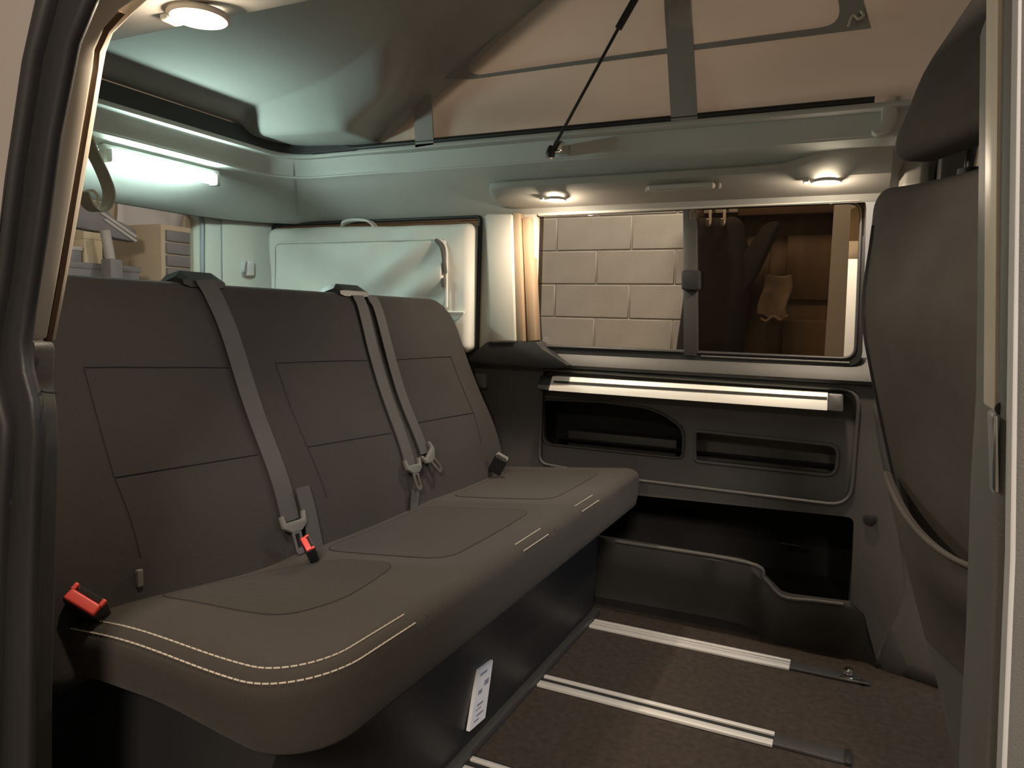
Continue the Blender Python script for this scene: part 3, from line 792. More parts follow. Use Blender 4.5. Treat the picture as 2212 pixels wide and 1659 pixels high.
# window bag hung in the rear quarter window
bag = thing('window_bag', 'pale green-white cloth bag with zipped pocket hung in the rear quarter window', 'bag', (-1.55, 2.09, 0.80))
def bagw(x, y, z):
    f = ss(2.095, 2.06, y)
    b = 0.007*math.sin(x*17+z*9) + 0.006*math.sin(x*31-z*22+1)
    if z < 0.97: b += 0.008*math.sin(x*26+z*30)
    b *= 1 - 0.9*ss(-1.45, -1.33, x)*ss(1.05, 0.98, z)
    return (x, y - f*b, z + 0.004*math.sin(x*6))
rbox('body', (-1.990, 2.052, 0.805), (-1.132, 2.158, 1.226), 0.028, (36, 3, 22), 'bag', bag, warp=bagw)
def pkw(x, y, z):
    f = ss(2.042, 2.03, y)
    u = (x+1.45)/0.3; w = (z-1.08)/0.1
    fold = 0.017*math.sin((x*0.62-z)*44)*math.exp(-((x+1.33)/0.16)**2) + 0.010*math.sin((x*0.3+z)*30+1.2)*math.exp(-((x+1.72)/0.2)**2)
    bul = 0.018*max(0, 1-u*u*0.7)*max(0, 1-w*w)
    return (x, y - f*(bul+fold), z)
rbox('pocket', (-1.940, 2.034, 0.95), (-1.220, 2.06, 1.168), 0.008, (60, 2, 30), 'bag', bag, warp=pkw)
pk = rp([(-1.945, 0.95), (-1.945, 1.172), (-1.215, 1.172), (-1.21, 0.95)], [0, 0.035, 0.05, 0])
tube('piping', [(x, 2.036, z) for x, z in pk], 0.005, 'bag', bag, seg=8)
tube('zip', spline([(-1.250, 2.028, 1.168), (-1.227, 2.026, 1.143), (-1.217, 2.026, 1.10), (-1.211, 2.028, 1.06)], 6), 0.006, 'zip', bag, seg=6)
box('zip_pull', (-1.222, 2.022, 1.015), (-1.212, 2.030, 1.045), 'zip', bag, bevel=0.002)
tube('lower_piping', [(-1.97, 2.046, 0.935), (-1.6, 2.044, 0.93), (-1.15, 2.046, 0.935)], 0.004, 'bag', bag, seg=6)
ribbon('handle', spline([(-1.665, 2.08, 1.218), (-1.645, 2.065, 1.240), (-1.59, 2.06, 1.246), (-1.54, 2.065, 1.240), (-1.52, 2.08, 1.218)], 6), (0, 1, 0), (0, 0, 1), 0.03, 0.008, 'bag', bag)
for o_ in bag.children:
    for v_ in o_.data.vertices: v_.co.y += 0.026
adopt(bag)

# hanging strap loop at the rear by the door frame
lpth = spline([(y, z, 0) for y, z in [(1.229, 1.358), (1.250, 1.311), (1.276, 1.264), (1.292, 1.220), (1.284, 1.183), (1.261, 1.165), (1.236, 1.176), (1.220, 1.208)]], 6)
hs = thing('pull_strap', 'beige pull strap loop hanging from the rear headliner', 'strap', (-1.78, 1.25, 1.30))
ribbon('band', [(-1.78, p.x, p.y) for p in lpth], (1, 0.25, 0), (0, 1, 0.2), 0.036, 0.004, 'beigestrap', hs)
ip = spline([(y, z, 0) for y, z in [(1.229, 1.210), (1.254, 1.218), (1.269, 1.201), (1.259, 1.176)]], 6)
tube('cord', [(-1.79, p.x, p.y) for p in ip], 0.004, 'trimlight', hs, seg=6)
adopt(hs)

# ================================================================== BENCH SEAT
AX, AZ, AA = -0.985, 0.44, math.radians(21.8)
UB = Vector((-math.sin(AA), 0, math.cos(AA))); NB = Vector((math.cos(AA), 0, math.sin(AA)))
SEATS = [(0.60, 1.085), (1.085, 1.60), (1.60, 2.09)]
def back_bulge(y, h):
    b = 0.0
    for a, c in SEATS:
        m_ = (a+c)/2; w_ = (c-a)/2
        b += 0.010*max(0, 1-((y-m_)/w_)**2)*ss(-0.05, 0.1, h)*ss(0.62, 0.45, h)
    b += 0.016*math.exp(-((h-0.13)/0.13)**2)
    return b
def BP(y, h, off=0.0):
    return Vector((AX, y, AZ)) + UB*h + NB*(back_bulge(y, h)+off)
def cush_z(x, y):
    z = 0.44 + (x+0.985)*0.1034 + (0.030*ss(-0.62, -0.92, x)+0.004)*ss(1.06, 0.68, y)
    for a, c in SEATS:
        m_ = (a+c)/2; w_ = (c-a)/2
        z -= 0.010*max(0, 1-((y-m_)/w_)**2)*max(0, 1-((x+0.80)/0.24)**2)
    return z
bench = thing('bench_seat', 'dark charcoal three-seat bench with grey belts and red buckles', 'bench seat', (-0.85, 1.38, 0.0))
# seat base
prism('base', [(-1.36, 0.0), (-0.69, 0.0), (-0.682, 0.05), (-0.672, 0.30), (-0.64, 0.385), (-1.36, 0.385)], 0.70, 2.10, 'black', bench, axis='Y', bevel=0.008)
box('base_skirt', (-0.70, 0.70, 0.0), (-0.668, 2.12, 0.022), 'dark', bench)
def cush_outline(inset):
    x0, x1, y0, y1 = -1.12+inset, -0.55-inset, 0.635+inset, 2.13-inset
    P = []
    def seg(a, b, n):
        for i in range(n): P.append((a[0]+(b[0]-a[0])*i/n, a[1]+(b[1]-a[1])*i/n))
    def cor(cx, cy, r, a0, n=10):
        for i in range(n): a = a0+math.pi/2*i/n; P.append((cx+r*math.cos(a), cy+r*math.sin(a)))
    rb, rf, rr = max(0.11-inset, 0.01), max(0.06-inset, 0.008), 0.02
    cor(x1-rb, y0+rb, rb, -math.pi/2, 16); seg((x1, y0+rb), (x1, y1-rf), 70); cor(x1-rf, y1-rf, rf, 0); seg((x1-rf, y1), (x0+rr, y1), 24)
    cor(x0+rr, y1-rr, rr, math.pi/2); seg((x0, y1-rr), (x0, y0+rr), 70); cor(x0+rr, y0+rr, rr, math.pi); seg((x0+rr, y0), (x1-rb, y0), 24)
    return P
rings = []
def ring(inset, tz, bottom=False):
    r = []
    for x, y in cush_outline(inset):
        top = cush_z(x, y); bot = 0.392 - 0.024*ss(-0.85, -0.6, x)
        r.append((x, y, bot+(top-bot)*tz))
    return r
for inset, tz in ((0.05, 0.0), (0.020, 0.0), (0.012, 0.03), (0.006, 0.10), (0.003, 0.30), (0.0, 0.55), (0.0, 0.70), (0.002, 0.82), (0.007, 0.90), (0.015, 0.96), (0.026, 0.992), (0.040, 1.0)): rings.append(ring(inset, tz))
o0 = cush_outline(0.040)
for k in range(1, 13):
    t_ = k/12; r = []
    for x, y in o0:
        sx_, sy_ = -0.84, min(max(y, 0.88), 1.90)
        X = x+(sx_-x)*t_; Y = y+(sy_-y)*t_; r.append((X, Y, cush_z(X, Y)))
    rings.append(r)
kk = len(o0); verts = [p for r in rings for p in r]; faces = [tuple(range(kk))]
for i in range(len(rings)-1):
    for j in range(kk): j2 = (j+1) % kk; faces.append((i*kk+j, i*kk+j2, (i+1)*kk+j2, (i+1)*kk+j))
me_ = bpy.data.meshes.new('seat_cushion'); me_.from_pydata(verts, [], faces)
bm = bmesh.new(); bm.from_mesh(me_); bmesh.ops.remove_doubles(bm, verts=bm.verts, dist=0.0004); bmesh.ops.recalc_face_normals(bm, faces=bm.faces); bm.to_mesh(me_); bm.free(); smooth(me_, 60)
cu = link('seat_cushion', me_, 'seat_side', bench)
def on_cush(pts, off=0.001): return [(x, y, cush_z(x, y)+off) for x, y in pts]
def dens(pts, n=6):
    out = []
    for i in range(len(pts)-1):
        for j in range(n):
            t = j/n; out.append((pts[i][0]*(1-t)+pts[i+1][0]*t, pts[i][1]*(1-t)+pts[i+1][1]*t))
    out.append(pts[-1]); return out
# inserts of coarser cloth on the cushion, one per seat, each outlined by a sewn seam
ins = [rp([(-0.989, 0.777), (-0.837, 0.785), (-0.747, 0.806), (-0.716, 0.909), (-0.734, 1.089), (-0.858, 1.089), (-0.950, 1.014)], 0.04),
       rp([(-0.955, 1.14), (-0.66, 1.14), (-0.66, 1.54), (-0.955, 1.54)], 0.05),
       rp([(-0.955, 1.66), (-0.66, 1.66), (-0.66, 2.05), (-0.955, 2.05)], 0.05)]
for q in ins:
    q = [(min(max(a, -0.975), -0.60), b) for a, b in q]
    vs_ = on_cush(q, 0.0012); n_ = len(vs_)
    tri = tessellate_polygon([[Vector((a, b, 0)) for a, b in q]])
    o = mk('seat_insert', vs_, [tuple(t_) for t_ in tri], 'insert', cu)
    bm = bmesh.new(); bm.from_mesh(o.data)
    for _ in range(3):
        bmesh.ops.subdivide_edges(bm, edges=[e for e in bm.edges if e.calc_length() > 0.06], cuts=1)
    bmesh.ops.triangulate(bm, faces=bm.faces)
    for v in bm.verts: v.co.z = cush_z(v.co.x, v.co.y)+0.0014
    bm.to_mesh(o.data); bm.free(); smooth(o.data, 60)
    tube('seam', on_cush(dens(q+[q[0]], 3), 0.0002), 0.0016, 'seam', cu, seg=6)
# twin contrast stitching along the near side, round the front corner and on the front edge
def stitch(path, r=0.0012, dash=0.0085, gap=0.0020):
    pts = [Vector(p) for p in path]; acc = 0; seglist = []; cur = [pts[0]]; on = True; left = dash
    for i in range(len(pts)-1):
        a, b = pts[i], pts[i+1]; L = (b-a).length; s = 0
        while L-s > left:
            s += left; p = a.lerp(b, s/L)
            if on: cur.append(p); seglist.append(cur)
            on = not on; left = dash if on else gap; cur = [p]
        left -= L-s
        if on: cur.append(b)
    verts = []; faces = []
    for sg in seglist:
        a, b = sg[0], sg[-1]; t = (b-a)
        if t.length < 1e-5: continue
        t.normalize(); n = t.cross(Vector((0, 0, 1))); n = n.normalized() if n.length > 0.01 else Vector((1, 0, 0)); bn = t.cross(n)
        k = len(verts)
        for p in (a, b):
            for s in range(6): verts.append(p + (n*math.cos(s*math.pi/3)+bn*math.sin(s*math.pi/3))*r)
        for s in range(6): faces.append((k+s, k+(s+1) % 6, k+6+(s+1) % 6, k+6+s))
        faces.append(tuple(k+s for s in range(6))); faces.append(tuple(k+6+s for s in range(6)))
    o = mk('stitching', verts, faces, 'thread', cu); o['kind'] = 'stuff'; return o
def edge_line(inset, drop):
    """line following the top edge of the cushion: near side, rounded corner, front"""
    R = 0.11-inset; cx, cy = -0.66, 0.745; pts = []
    for i in range(24): x = -0.985+(cx+0.985)*i/24; pts.append((x, cy-R))
    for i in range(13):
        a = -math.pi/2+math.pi/2*i/12; pts.append((cx+R*math.cos(a), cy+R*math.sin(a)))
    for i in range(1, 60): pts.append((cx+R, cy+(2.08-cy)*i/60))
    return [Vector((x, y, cush_z(x, y)-drop*(cush_z(x, y)-0.392+0.024*ss(-0.85, -0.6, x)))) for x, y in pts]
for inset, drop in ((0.023, 0.006), (0.0045, 0.115)):
    e_ = edge_line(inset, drop)
    stitch([p for p in e_ if p.y < 0.90])
    stitch([p for p in e_ if 1.235 < p.y < 1.40 and p.x > -0.6])
    stitch([p for p in e_ if 1.58 < p.y < 1.74 and p.x > -0.6])
tube('front_seam', [(-0.556, 0.905, 0.472), (-0.551, 0.905, 0.45), (-0.554, 0.905, 0.42), (-0.560, 0.905, 0.385)], 0.0015, 'seam', cu, seg=6)
tube('front_seam', [(-0.556, 1.42, 0.472), (-0.551, 1.42, 0.45), (-0.554, 1.42, 0.42), (-0.560, 1.42, 0.385)], 0.0015, 'seam', cu, seg=6)
# paper label on the base front
lb = [(1.304, 0.181), (1.370, 0.175), (1.338, 0.059), (1.267, 0.065)]
lab = prism('label_sticker', lb, -0.6785, -0.6705, 'label', bench, axis='X')
(ya, za), (yb, zb), (yc, zc), (yd, zd) = lb
def lq(u, v): return ((ya*(1-u)+yb*u)*(1-v)+(yd*(1-u)+yc*u)*v, (za*(1-u)+zb*u)*(1-v)+(zd*(1-u)+zc*u)*v)
for u0, u1, v0, v1 in ((0.15, 0.62, 0.09, 0.13), (0.55, 0.85, 0.27, 0.36), (0.2, 0.45, 0.38, 0.45), (0.25, 0.65, 0.62, 0.655), (0.2, 0.55, 0.70, 0.72), (0.3, 0.75, 0.80, 0.83), (0.2, 0.5, 0.88, 0.91)):
    prism('printed_mark', [lq(u0, v0), lq(u1, v0), lq(u1, v1), lq(u0, v1)], -0.6706, -0.6700, 'ink', lab, axis='X')
lab['label'] = 'white paper label with grey print'

# backrest: one upholstered slab with rounded far shoulder
def bw(x, y, z):
    # local box: x = thickness (0 front), y = width, z = height h
    h = z; yy = y
    if h > 0.40 and y > 1.90:     # far shoulder rounding
        cx, cz = 2.072-0.11, 0.583-0.11
        if y > cx and h > cz:
            dx, dz = y-cx, h-cz; m_ = max(dx, dz); L = math.hypot(dx, dz)
            yy = cx+dx*m_/L; h = cz+dz*m_/L
    lean = 0.008*ss(0.05, 0.50, h)*ss(1.7, 2.07, yy)
    fr = ss(-0.10, -0.02, x)
    p = Vector((AX, yy-lean, AZ)) + UB*h + NB*(x + back_bulge(yy, h)*fr)
    return p
bk = rbox('backrest', (-0.12, 0.60, -0.06), (0.0, 2.072, 0.583), 0.026, (3, 84, 40), 'seat', bench, warp=bw)
def seamline(pts, r=0.0019): tube('seam', [BP(y, h, 0.0006) for y, h in dens(pts, 8)], r, 'seam', bk, seg=6)
# sewn panels of the three seat backs
seamline([(0.768, 0.409), (0.900, 0.402), (1.070, 0.395)])
seamline([(1.197, 0.397), (1.522, 0.389)])
seamline([(1.644, 0.386), (1.935, 0.382)])
seamline([(0.760, 0.221), (0.908, 0.215), (1.066, 0.210)])
seamline([(1.202, 0.203), (1.340, 0.198), (1.506, 0.192)])
seamline([(1.618, 0.204), (1.766, 0.201), (1.941, 0.196)])
seamline([(0.768, 0.409), (0.765, 0.312), (0.760, 0.221), (0.763, 0.149), (0.762, 0.088)], 0.0012)
seamline([(1.197, 0.397), (1.199, 0.298), (1.202, 0.203), (1.211, 0.087)], 0.0012)
seamline([(1.935, 0.382), (1.940, 0.287), (1.941, 0.196), (1.925, 0.103)], 0.0012)
(ty, th) = [(0.751, 0.057)][0]
tp = BP(ty, th, 0.004)
rbox('fabric_tag', (tp.x-0.004, tp.y-0.005, tp.z-0.014), (tp.x+0.004, tp.y+0.005, tp.z+0.014), 0.002, (1, 1, 2), 'shellseat', bk)

# belt outlets on the backrest's upper edge
def outlet(y0, y1):
    zt = 0.575
    c = [BP(y0, zt, 0.004)-back_bulge(y0, zt)*NB, BP(y1, zt, 0.004)-back_bulge(y1, zt)*NB]
    prof = [(-0.085, 0.0), (-0.080, 0.028), (-0.05, 0.036), (-0.012, 0.030), (0.004, 0.006), (0.004, -0.01), (-0.085, -0.01)]
    rows = []
    for i in range(9):
        t_ = i/8; y = y0+(y1-y0)*t_; k = 0.55+0.45*min(1, 5*t_*(1-t_)+0.0) if t_ in (0, 1) else 1.0
        rows.append([Vector((AX, y, AZ)) + UB*(zt+b*k) + NB*a for a, b in prof])
    o = strip('belt_outlet', rows, 'black', bench, ang=30)
    return o
outlet(1.02, 1.125); outlet(1.50, 1.62)

# belts: webbing lies on the backrest
def belt(px, w, label=None):
    pts = spline([(y, h, 0) for y, h in px], 8)
    path = [BP(p.x, p.y, 0.007) for p in pts]
    path = [Vector(BP(pts[0].x, 0.588, 0.0) - NB*(0.03+back_bulge(pts[0].x, 0.588)))] + path
    rows = []
    for i, p in enumerate(path):
        t_ = (path[min(i+1, len(path)-1)]-path[max(i-1, 0)]).normalized()
        n_ = NB if i > 0 else UB
        wv = t_.cross(n_).normalized(); a = wv*w/2; b = n_*0.0011
        rows.append([p-a-b, p+a-b, p+a+b, p-a+b])
    return strip('seat_belt', rows, 'belt', bench, ang=30), path
def tongue(parent, p, down, w):
    """steel latch plate: moulded grip with a slotted blade"""
    d = down.normalized(); n_ = NB; s_ = d.cross(n_).normalized()
    def T(a, b, c): return p + s_*a + d*b + n_*c
    g = [(-0.034, -0.012), (-0.028, -0.014), (-0.024, 0.002), (0.024, 0.002), (0.028, -0.014), (0.034, -0.012), (0.032, 0.012), (0.014, 0.024), (-0.014, 0.024), (-0.032, 0.012)]
    v = [T(a, b, 0.003) for a, b in g]+[T(a, b, 0.013) for a, b in g]; k = len(g)
    f = [(i, (i+1) % k, k+(i+1) % k, k+i) for i in range(k)]+[tuple(range(k)), tuple(range(k, 2*k))]
    mk('tongue_grip', v, f, 'shellseat', parent, bevel=0.002)
    o = [(-0.013, 0.02), (0.013, 0.02), (0.012, 0.062), (0.007, 0.068), (-0.007, 0.068), (-0.012, 0.062)]
    h = [(-0.006, 0.028), (0.006, 0.028), (0.0055, 0.056), (-0.0055, 0.056)]
    tri = tessellate_polygon([[Vector((a, b, 0)) for a, b in o], [Vector((a, b, 0)) for a, b in h]])
    al = o+h; n = len(al)
    v = [T(a, b, 0.0065) for a, b in al]+[T(a, b, 0.0095) for a, b in al]
    f = [tuple(t_) for t_ in tri]+[tuple(n+i for i in t_) for t_ in tri]
    for s, kk in ((0, 6), (6, 4)):
        f += [(s+i, s+(i+1) % kk, n+s+(i+1) % kk, n+s+i) for i in range(kk)]
    mk('tongue_blade', v, f, 'steel', parent)
b1, pa1 = belt([(1.071, 0.580), (1.083, 0.543), (1.094, 0.468), (1.095, 0.338), (1.095, 0.191), (1.093, 0.065)], 0.047)
tongue(b1, pa1[-1], pa1[-1]-pa1[-4], 0.047); b1['label'] = 'near grey belt with its tongue hanging at the seat crease'
b2, pa2 = belt([(1.564, 0.566), (1.569, 0.531), (1.553, 0.413), (1.542, 0.249), (1.533, 0.101)], 0.044)
tongue(b2, pa2[-1], pa2[-1]-pa2[-4], 0.044); b2['label'] = 'middle grey belt with bright slotted tongue'
b3, pa3 = belt([(1.624, 0.565), (1.635, 0.528), (1.625, 0.411), (1.614, 0.254), (1.616, 0.118)], 0.040)
tongue(b3, pa3[-1], (pa3[-1]-pa3[-4])+Vector((0, 0.03, 0)), 0.040); b3['label'] = 'far grey belt with pale tongue'
# lap straps running down into the crease
def lap(pts, w):
    path = [BP(y, h, 0.010) for y, h in dens(pts, 4)]
    ribbon('lap_strap', path, (0, 1, 0), NB, w, 0.002, 'belt', bench)
lap([(1.141, 0.123), (1.144, -0.007)], 0.040)
lap([(1.530, 0.042), (1.502, -0.017)], 0.034)
# buckles with red release buttons
def buckle(c, d, s, sc=1.0, label=None, button='red'):
    d = Vector(d).normalized(); s = Vector(s); s = (s-d*s.dot(d)).normalized(); n_ = s.cross(d)
    def place(ob):
        mt_ = Matrix((s, n_, d)).transposed().to_4x4(); mt_.translation = Vector(c); ob.data.transform(mt_); ob.data.update()
    body = rbox('buckle', (-0.026*sc, -0.014*sc, -0.075*sc), (0.026*sc, 0.014*sc, 0.0), 0.006*sc, (4, 2, 5), 'black', bench); place(body)
    bt = rbox('release_button', (-0.0235*sc, -0.012*sc, -0.004*sc), (0.0235*sc, 0.004*sc, 0.006*sc), 0.003*sc, (4, 2, 1), button, body); place(bt)
    for sx in (-1, 1):
        e = rbox('button_edge', (sx*0.0215*sc-0.003*sc, 0.002*sc, -0.002*sc), (sx*0.0215*sc+0.003*sc, 0.0125*sc, 0.006*sc), 0.0015*sc, (1, 1, 1), button, body); place(e)
    sl_ = rbox('slot', (-0.017*sc, 0.0045*sc, -0.002*sc), (0.017*sc, 0.0115*sc, 0.0015*sc), 0.001*sc, (2, 1, 1), 'seam', body); place(sl_)
    if label: body['label'] = label
    return body
(by, bz) = [(0.642, 0.510)][0]
buckle((-0.955, by, bz), (0.58, -0.52, 0.62), (-1, -0.10, 0.22), 1.05, 'near buckle with bright red release button')
(by, bz) = [(1.038, 0.491)][0]
buckle((-0.90, by, bz), (0.30, -0.62, 0.70), (-0.62, 0.1, 0.72), 0.66, 'red buckle tucked beside the near belt tongue')
(by, bz) = [(1.938, 0.504)][0]
buckle((-0.935, by, bz), (0.5, -0.2, 0.8), (0.9, 0.3, -0.5), 0.8, 'far dark buckle by the side panel', 'shellseat')
adopt(bench)

# ================================================================== FLOOR RAILS
def rail(y0, x0, x1, xe, label, ring=False):
    t = thing('floor_rail', label, 'rail', (x0, y0, 0.0), 'aluminium seat rails in the cabin floor')
    W2 = 0.036
    box('channel', (x0, y0-W2*0.9, 0.0005), (x1, y0+W2*0.9, 0.0035), 'pit', t, bevel=0)
    box('bar', (x0, y0-W2, 0.001), (x1, y0-0.012, 0.0085), 'alu', t, bevel=0.0015)
    box('bar', (x0, y0+0.009, 0.001), (x1, y0+0.022, 0.0085), 'alu', t, bevel=0.0015)
    if ring: box('bar', (x0, y0-0.0055, 0.001), (x1, y0+0.002, 0.0075), 'alu', t, bevel=0.0012)
    box('slot_cover', (x1, y0-W2*0.75, 0.0005), (xe, y0+W2*0.6, 0.005), 'dark', t, bevel=0.0015)
    box('cover_edge', (x1, y0-W2*0.8, 0.001), (xe-0.02, y0-W2*0.65, 0.0075), 'panel', t, bevel=0.001)
    if ring:
        lathe('end_ring', [(0.008, 0.0), (0.014, 0.003), (0.012, 0.014), (0.006, 0.018), (0.0, 0.018)], 'chrome', t, loc=(xe-0.03, y0+0.01, 0.005), seg=14)
        box('end_plate', (xe-0.05, y0-0.028, 0.004), (xe+0.02, y0-0.012, 0.009), 'steel', t, bevel=0.002)
    else:
        box('end_stop', (xe-0.008, y0-0.03, 0.001), (xe+0.006, y0+0.025, 0.009), 'black', t, bevel=0.002)
    return adopt(t)
rail(2.045, -0.667, -0.103, 0.07, 'aluminium floor rail nearest the side panel with a ring at its end', True)
rail(1.650, -0.667, -0.107, 0.045, 'aluminium floor rail in the middle of the cabin floor')
rail(1.255, -0.667, -0.107, 0.045, 'aluminium floor rail nearest the sliding door, cut by the picture edge')

# ================================================================== FRONT SEAT (turned a little towards the cabin)
fs = thing('front_seat', 'grey-brown front seat seen from behind at the right with tall headrest', 'car seat', (0.0, 0.0, 0.0))
def fbw(x, y, z):
    t_ = (z-0.40)/0.70
    w_ = 1.0 + 0.04*ss(0.5, 0.9, t_) - 0.06*ss(0.3, 0.0, t_)
    bulge = -0.028*(1-(y/0.24)**2)*(1 if x < 0 else 0.3)
    xx = x*(1.0-0.20*ss(0.5, 1, t_)) + bulge - 0.30*(z-0.40) + 0.05*ss(0.72, 1.02, t_)
    return (xx, y*w_, z + (0.022*(y/0.24)**2-0.012)*ss(0.6, 1, t_))
rbox('backrest', (-0.065, -0.24, 0.20), (0.065, 0.24, 1.10), 0.036, (4, 20, 26), 'frontseat', fs, warp=fbw)
def fsh(x, y, z): return fbw(-0.065+x, y, z)
rbox('back_shell', (-0.008, -0.215, 0.24), (0.02, 0.215, 0.54), 0.007, (2, 20, 10), 'shellseat', fs, warp=fsh)
def fpk(x, y, z):
    p = fbw(-0.073+x, y, z); sag = 1-(y/0.20)**2
    return (p[0]-0.010*ss(0.54, 0.68, z)*max(0, sag), p[1], p[2] - 0.06*max(0, sag)*ss(0.54, 0.72, z))
rbox('map_pocket', (-0.006, -0.195, 0.50), (0.004, 0.195, 0.735), 0.004, (2, 24, 16), 'frontseat', fs, warp=fpk)
tube('pocket_rim', [fpk(-0.006, -0.19+0.38*i/24, 0.735) for i in range(25)], 0.0035, 'frontseat', fs, seg=8)
for yy in (-0.205, 0.205):
    tube('seam', [Vector(fbw(-0.0655, yy, 0.45+0.6*i/20)) for i in range(21)], 0.0025, 'seam', fs, seg=6)
tube('top_seam', [Vector(fbw(-0.040, -0.20+0.40*i/20, 1.092)) for i in range(21)], 0.0025, 'seam', fs, seg=6)
def fhw(x, y, z):
    t_ = (z-1.135)/0.27
    w_ = 0.90+0.10*ss(0, 0.35, t_) - 0.10*ss(0.6, 1, t_)
    return (x*(0.80+0.30*ss(0, 0.4, t_)) - 0.215 + 0.17*t_, y*w_, z)
rbox('headrest', (-0.055, -0.155, 1.112), (0.055, 0.155, 1.405), 0.045, (4, 10, 10), 'frontseat', fs, warp=fhw)
for yy in (-0.065, 0.065):
    tube('headrest_post', [(-0.195, yy, 1.06), (-0.185, yy, 1.18)], 0.0075, 'chrome', fs)
    lathe('post_collar', [(0.008, 0), (0.014, 0.0), (0.013, 0.010), (0.008, 0.011)], 'black', fs, loc=(-0.192, yy, 1.088), seg=16)
rbox('seat_cushion', (0.03, -0.25, 0.30), (0.52, 0.25, 0.46), 0.05, (10, 10, 4), 'frontseat', fs)
rbox('recliner_cover', (-0.06, -0.262, 0.33), (0.06, -0.235, 0.50), 0.010, (4, 2, 5), 'shellseat', fs)
box('pedestal', (0.08, -0.20, 0.0), (0.46, 0.20, 0.31), 'dark', fs, bevel=0.02)
fs.rotation_euler = (0, 0, math.radians(28)); fs.location = (0.305, 0.99, 0.0)

# ================================================================== NEAR SIDE: sliding door opening
# body flank outside, behind the opening
NY = 0.50
seal_out = [(-0.739, 1.301), (-0.753, 1.232), (-0.782, 1.167), (-0.818, 1.050), (-0.850, 0.925), (-0.874, 0.864), (-0.874, 0.841), (-0.860, 0.810), (-0.845, 0.774), (-0.854, 0.730), (-0.864, 0.686), (-0.878, 0.601), (-0.908, 0.357), (-0.922, 0.206)]
seal_in = [(-0.680, 1.289), (-0.691, 1.222), (-0.722, 1.182), (-0.755, 1.094), (-0.781, 0.999), (-0.804, 0.925), (-0.816, 0.880), (-0.813, 0.849), (-0.801, 0.819), (-0.797, 0.783), (-0.805, 0.720), (-0.817, 0.612), (-0.834, 0.380), (-0.847, 0.234)]
flank = [(-2.3, 1.60), (seal_out[0][0]+0.02, 1.60)] + [(x+0.006, z) for x, z in seal_out] + [(seal_out[-1][0], -0.1), (-2.3, -0.1)]
fk = struct(prism('wall_near_rear', flank, NY-0.018, NY-0.002, 'paint', bevel=0.0), 'pale painted body side left of the sliding door opening', 'wall panel')
box('swage_line', (-2.2, NY-0.022, 0.745), (-0.92, NY-0.017, 0.752), 'paint', fk)
df = thing('trim_8', 'rear edge of the sliding door opening with dark seal and cream trim', 'door frame', (-0.85, NY, 0))
ring = seal_out + seal_in[::-1]
mid = [((a[0]*0.66+b[0]*0.34), (a[1]*0.66+b[1]*0.34)) for a, b in zip(seal_out, seal_in)]
prism('door_seal', seal_out + mid[::-1], NY-0.028, NY, 'rubber', df, bevel=0.007, seg=3, ang=45)
prism('frame_cover', [(x-0.004, z) for x, z in mid] + seal_in[::-1], NY-0.016, NY, 'black', df, bevel=0.006, seg=3, ang=45)
q = [(-0.684, 1.251), (-0.720, 1.243), (-0.740, 1.228), (-0.767, 1.194), (-0.792, 1.128), (-0.820, 1.030), (-0.842, 0.952), (-0.865, 0.885), (-0.841, 0.882), (-0.816, 0.958), (-0.789, 1.043), (-0.762, 1.130), (-0.749, 1.172), (-0.745, 1.191), (-0.729, 1.211), (-0.705, 1.225), (-0.657, 1.238)]
prism('cream_trim', q, 0.502, 0.53, 'trimlight', df, bevel=0.004)
q = [(-0.714, 1.229), (-0.739, 1.215), (-0.755, 1.195), (-0.759, 1.175), (-0.772, 1.133), (-0.800, 1.045), (-0.826, 0.958), (-0.852, 0.880), (-0.845, 0.879), (-0.818, 0.958), (-0.792, 1.045), (-0.765, 1.132), (-0.752, 1.175), (-0.749, 1.192), (-0.733, 1.211), (-0.708, 1.225)]
prism('trim_groove', q, 0.531, 0.537, 'trimgroove', df)
q = [(-0.695, 1.260), (-0.739, 1.241), (-0.765, 1.227), (-0.781, 1.206), (-0.786, 1.186), (-0.799, 1.142), (-0.826, 1.050), (-0.854, 0.960), (-0.883, 0.878), (-0.873, 0.878), (-0.845, 0.960), (-0.816, 1.050), (-0.788, 1.140), (-0.775, 1.184), (-0.769, 1.202), (-0.757, 1.220), (-0.731, 1.233), (-0.684, 1.254)]
prism('cream_bead', q, 0.538, 0.56, 'trimlight', df, bevel=0.003)
q = [(-0.897, 0.882), (-0.857, 0.878), (-0.863, 0.824), (-0.857, 0.800), (-0.856, 0.755), (-0.863, 0.674), (-0.874, 0.556), (-0.884, 0.433), (-0.898, 0.178), (-0.982, 0.147), (-0.959, 0.539), (-0.934, 0.724), (-0.931, 0.782), (-0.933, 0.828)]
prism('lower_cover', rp(q, 0.01), 0.505, 0.55, 'dark', df, bevel=0.010, seg=3)
q = [(-0.822, 0.827), (-0.790, 0.826), (-0.789, 0.815), (-0.798, 0.752), (-0.808, 0.751), (-0.812, 0.808)]
tube('cover_seam', [(x, 0.502, z) for x, z in [(-0.820, 0.827), (-0.802, 0.826), (-0.786, 0.826)]], 0.0016, 'black', df, seg=6)
bx_, bz_ = [(-0.846, 0.783)][0]
rbox('door_buffer', (bx_-0.010, 0.482, bz_-0.020), (bx_+0.012, 0.494, bz_+0.020), 0.0055, (2, 2, 3), 'rubber', df)
bx_, bz_ = [(-0.854, 0.705)][0]
rbox('door_buffer', (bx_-0.005, 0.482, bz_-0.011), (bx_+0.012, 0.494, bz_+0.011), 0.0050, (2, 2, 3), 'rubber', df)
adopt(df); struct(df)
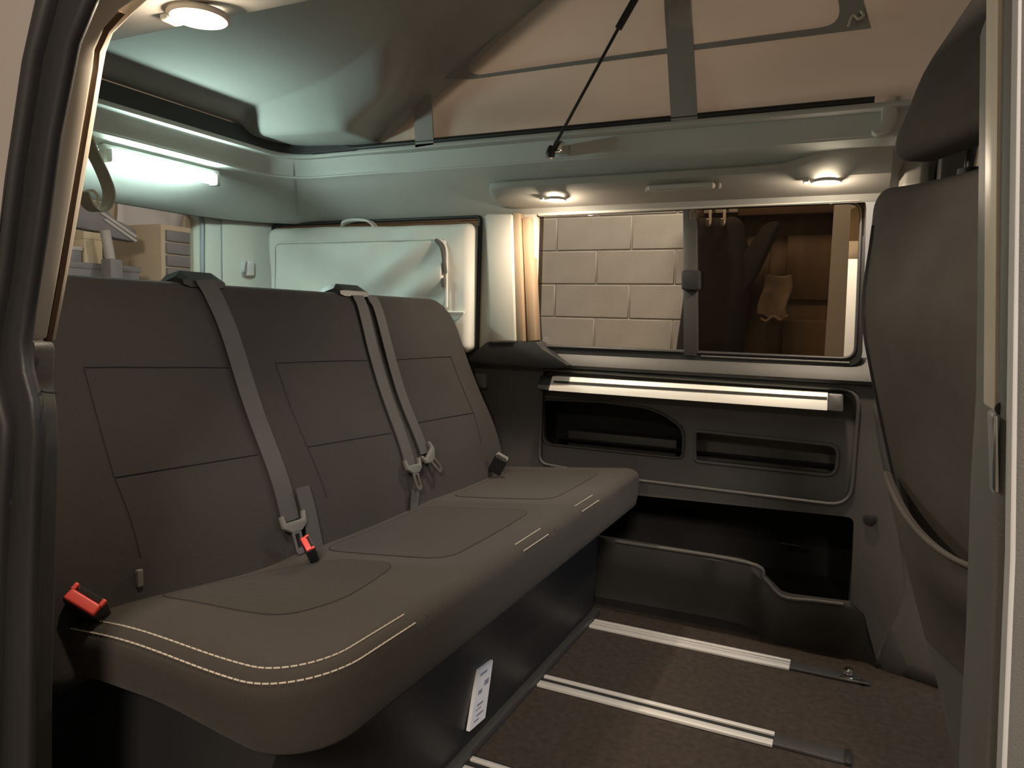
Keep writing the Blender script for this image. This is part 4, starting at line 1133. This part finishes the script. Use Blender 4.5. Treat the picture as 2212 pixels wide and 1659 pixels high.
# interior wall behind the frame on the near side, and lower step panel
struct(box('wall_near', (-2.25, 0.54, 0.0), (-1.02, 0.575, 1.30), 'panel', bevel=0.004), 'interior side trim hidden behind the near door frame', 'wall panel')
struct(box('trim_9', (-0.95, 0.44, -0.09), (0.35, 0.60, -0.002), 'dark', bevel=0.01), 'dark door sill at the foot of the sliding door opening', 'trim')
# front edge of the opening
bf = thing('trim_10', 'front edge of the sliding door opening with cream strip and grey-green pillar', 'door frame', (0.09, 0.50, 0))
prism('cream_strip', [(0.061, 1.144), (0.067, 1.143), (0.084, 0.873), (0.079, 0.871)], 0.52, 0.56, 'trimlight', bf, bevel=0.003)
prism('strip_bead', [(0.065, 1.141), (0.067, 1.141), (0.084, 0.873), (0.082, 0.873)], 0.515, 0.53, 'pillar', bf, bevel=0.002)
prism('pillar_face', [(0.065, 1.135), (0.114, 1.125), (0.152, 0.609), (0.090, 0.586), (0.087, 0.704), (0.082, 0.816), (0.081, 0.876)], 0.50, 0.62, 'shellseat', bf, bevel=0.012, seg=3)
prism('rubber_bead', [(0.067, 1.132), (0.069, 1.131), (0.091, 0.791), (0.099, 0.593), (0.096, 0.592), (0.088, 0.791)], 0.488, 0.505, 'paleobj', bf, bevel=0.004)
prism('striker_plate', rp([(0.077, 0.871), (0.083, 0.873), (0.087, 0.812), (0.083, 0.811)], 0.004), 0.512, 0.53, 'bluegrey', bf, bevel=0.002)
prism('striker_rod', [(0.078, 0.870), (0.079, 0.870), (0.083, 0.825), (0.081, 0.825)], 0.505, 0.515, 'steel', bf, bevel=0.001)
sx_, sz_ = [(0.082, 0.874)][0]
lathe('screw', [(0, -0.003), (0.003, -0.002), (0.004, 0), (0, 0)], 'black', bf, loc=(sx_, 0.512, sz_), mtx=Matrix.Rotation(math.pi/2, 3, 'X'), seg=12)
adopt(bf); struct(bf)
hd = struct(box('trim_11', (-0.66, 0.505, 1.275), (0.12, 0.56, 1.345), 'trimlight', bevel=0.008), 'cream header trim along the top of the sliding door opening', 'door frame')
box('header_seal', (-0.68, 0.478, 1.29), (0.14, 0.504, 1.33), 'rubber', hd, bevel=0.008)
# roof skin over the near and far edges closes the body
struct(box('ceiling_edge_near', (-2.25, 0.46, 1.345), (0.9, 0.72, 1.375), 'paint', bevel=0.005), 'outer roof edge above the sliding door', 'ceiling')
struct(box('ceiling_edge_far', (-2.25, 1.97, 1.365), (0.9, 2.2, 1.395), 'paint', bevel=0.005), 'outer roof edge above the far windows', 'ceiling')
struct(box('ceiling_edge_rear', (-2.25, 0.46, 1.40), (-1.76, 2.2, 1.43), 'paint', bevel=0.005), 'outer roof edge above the tailgate', 'ceiling')
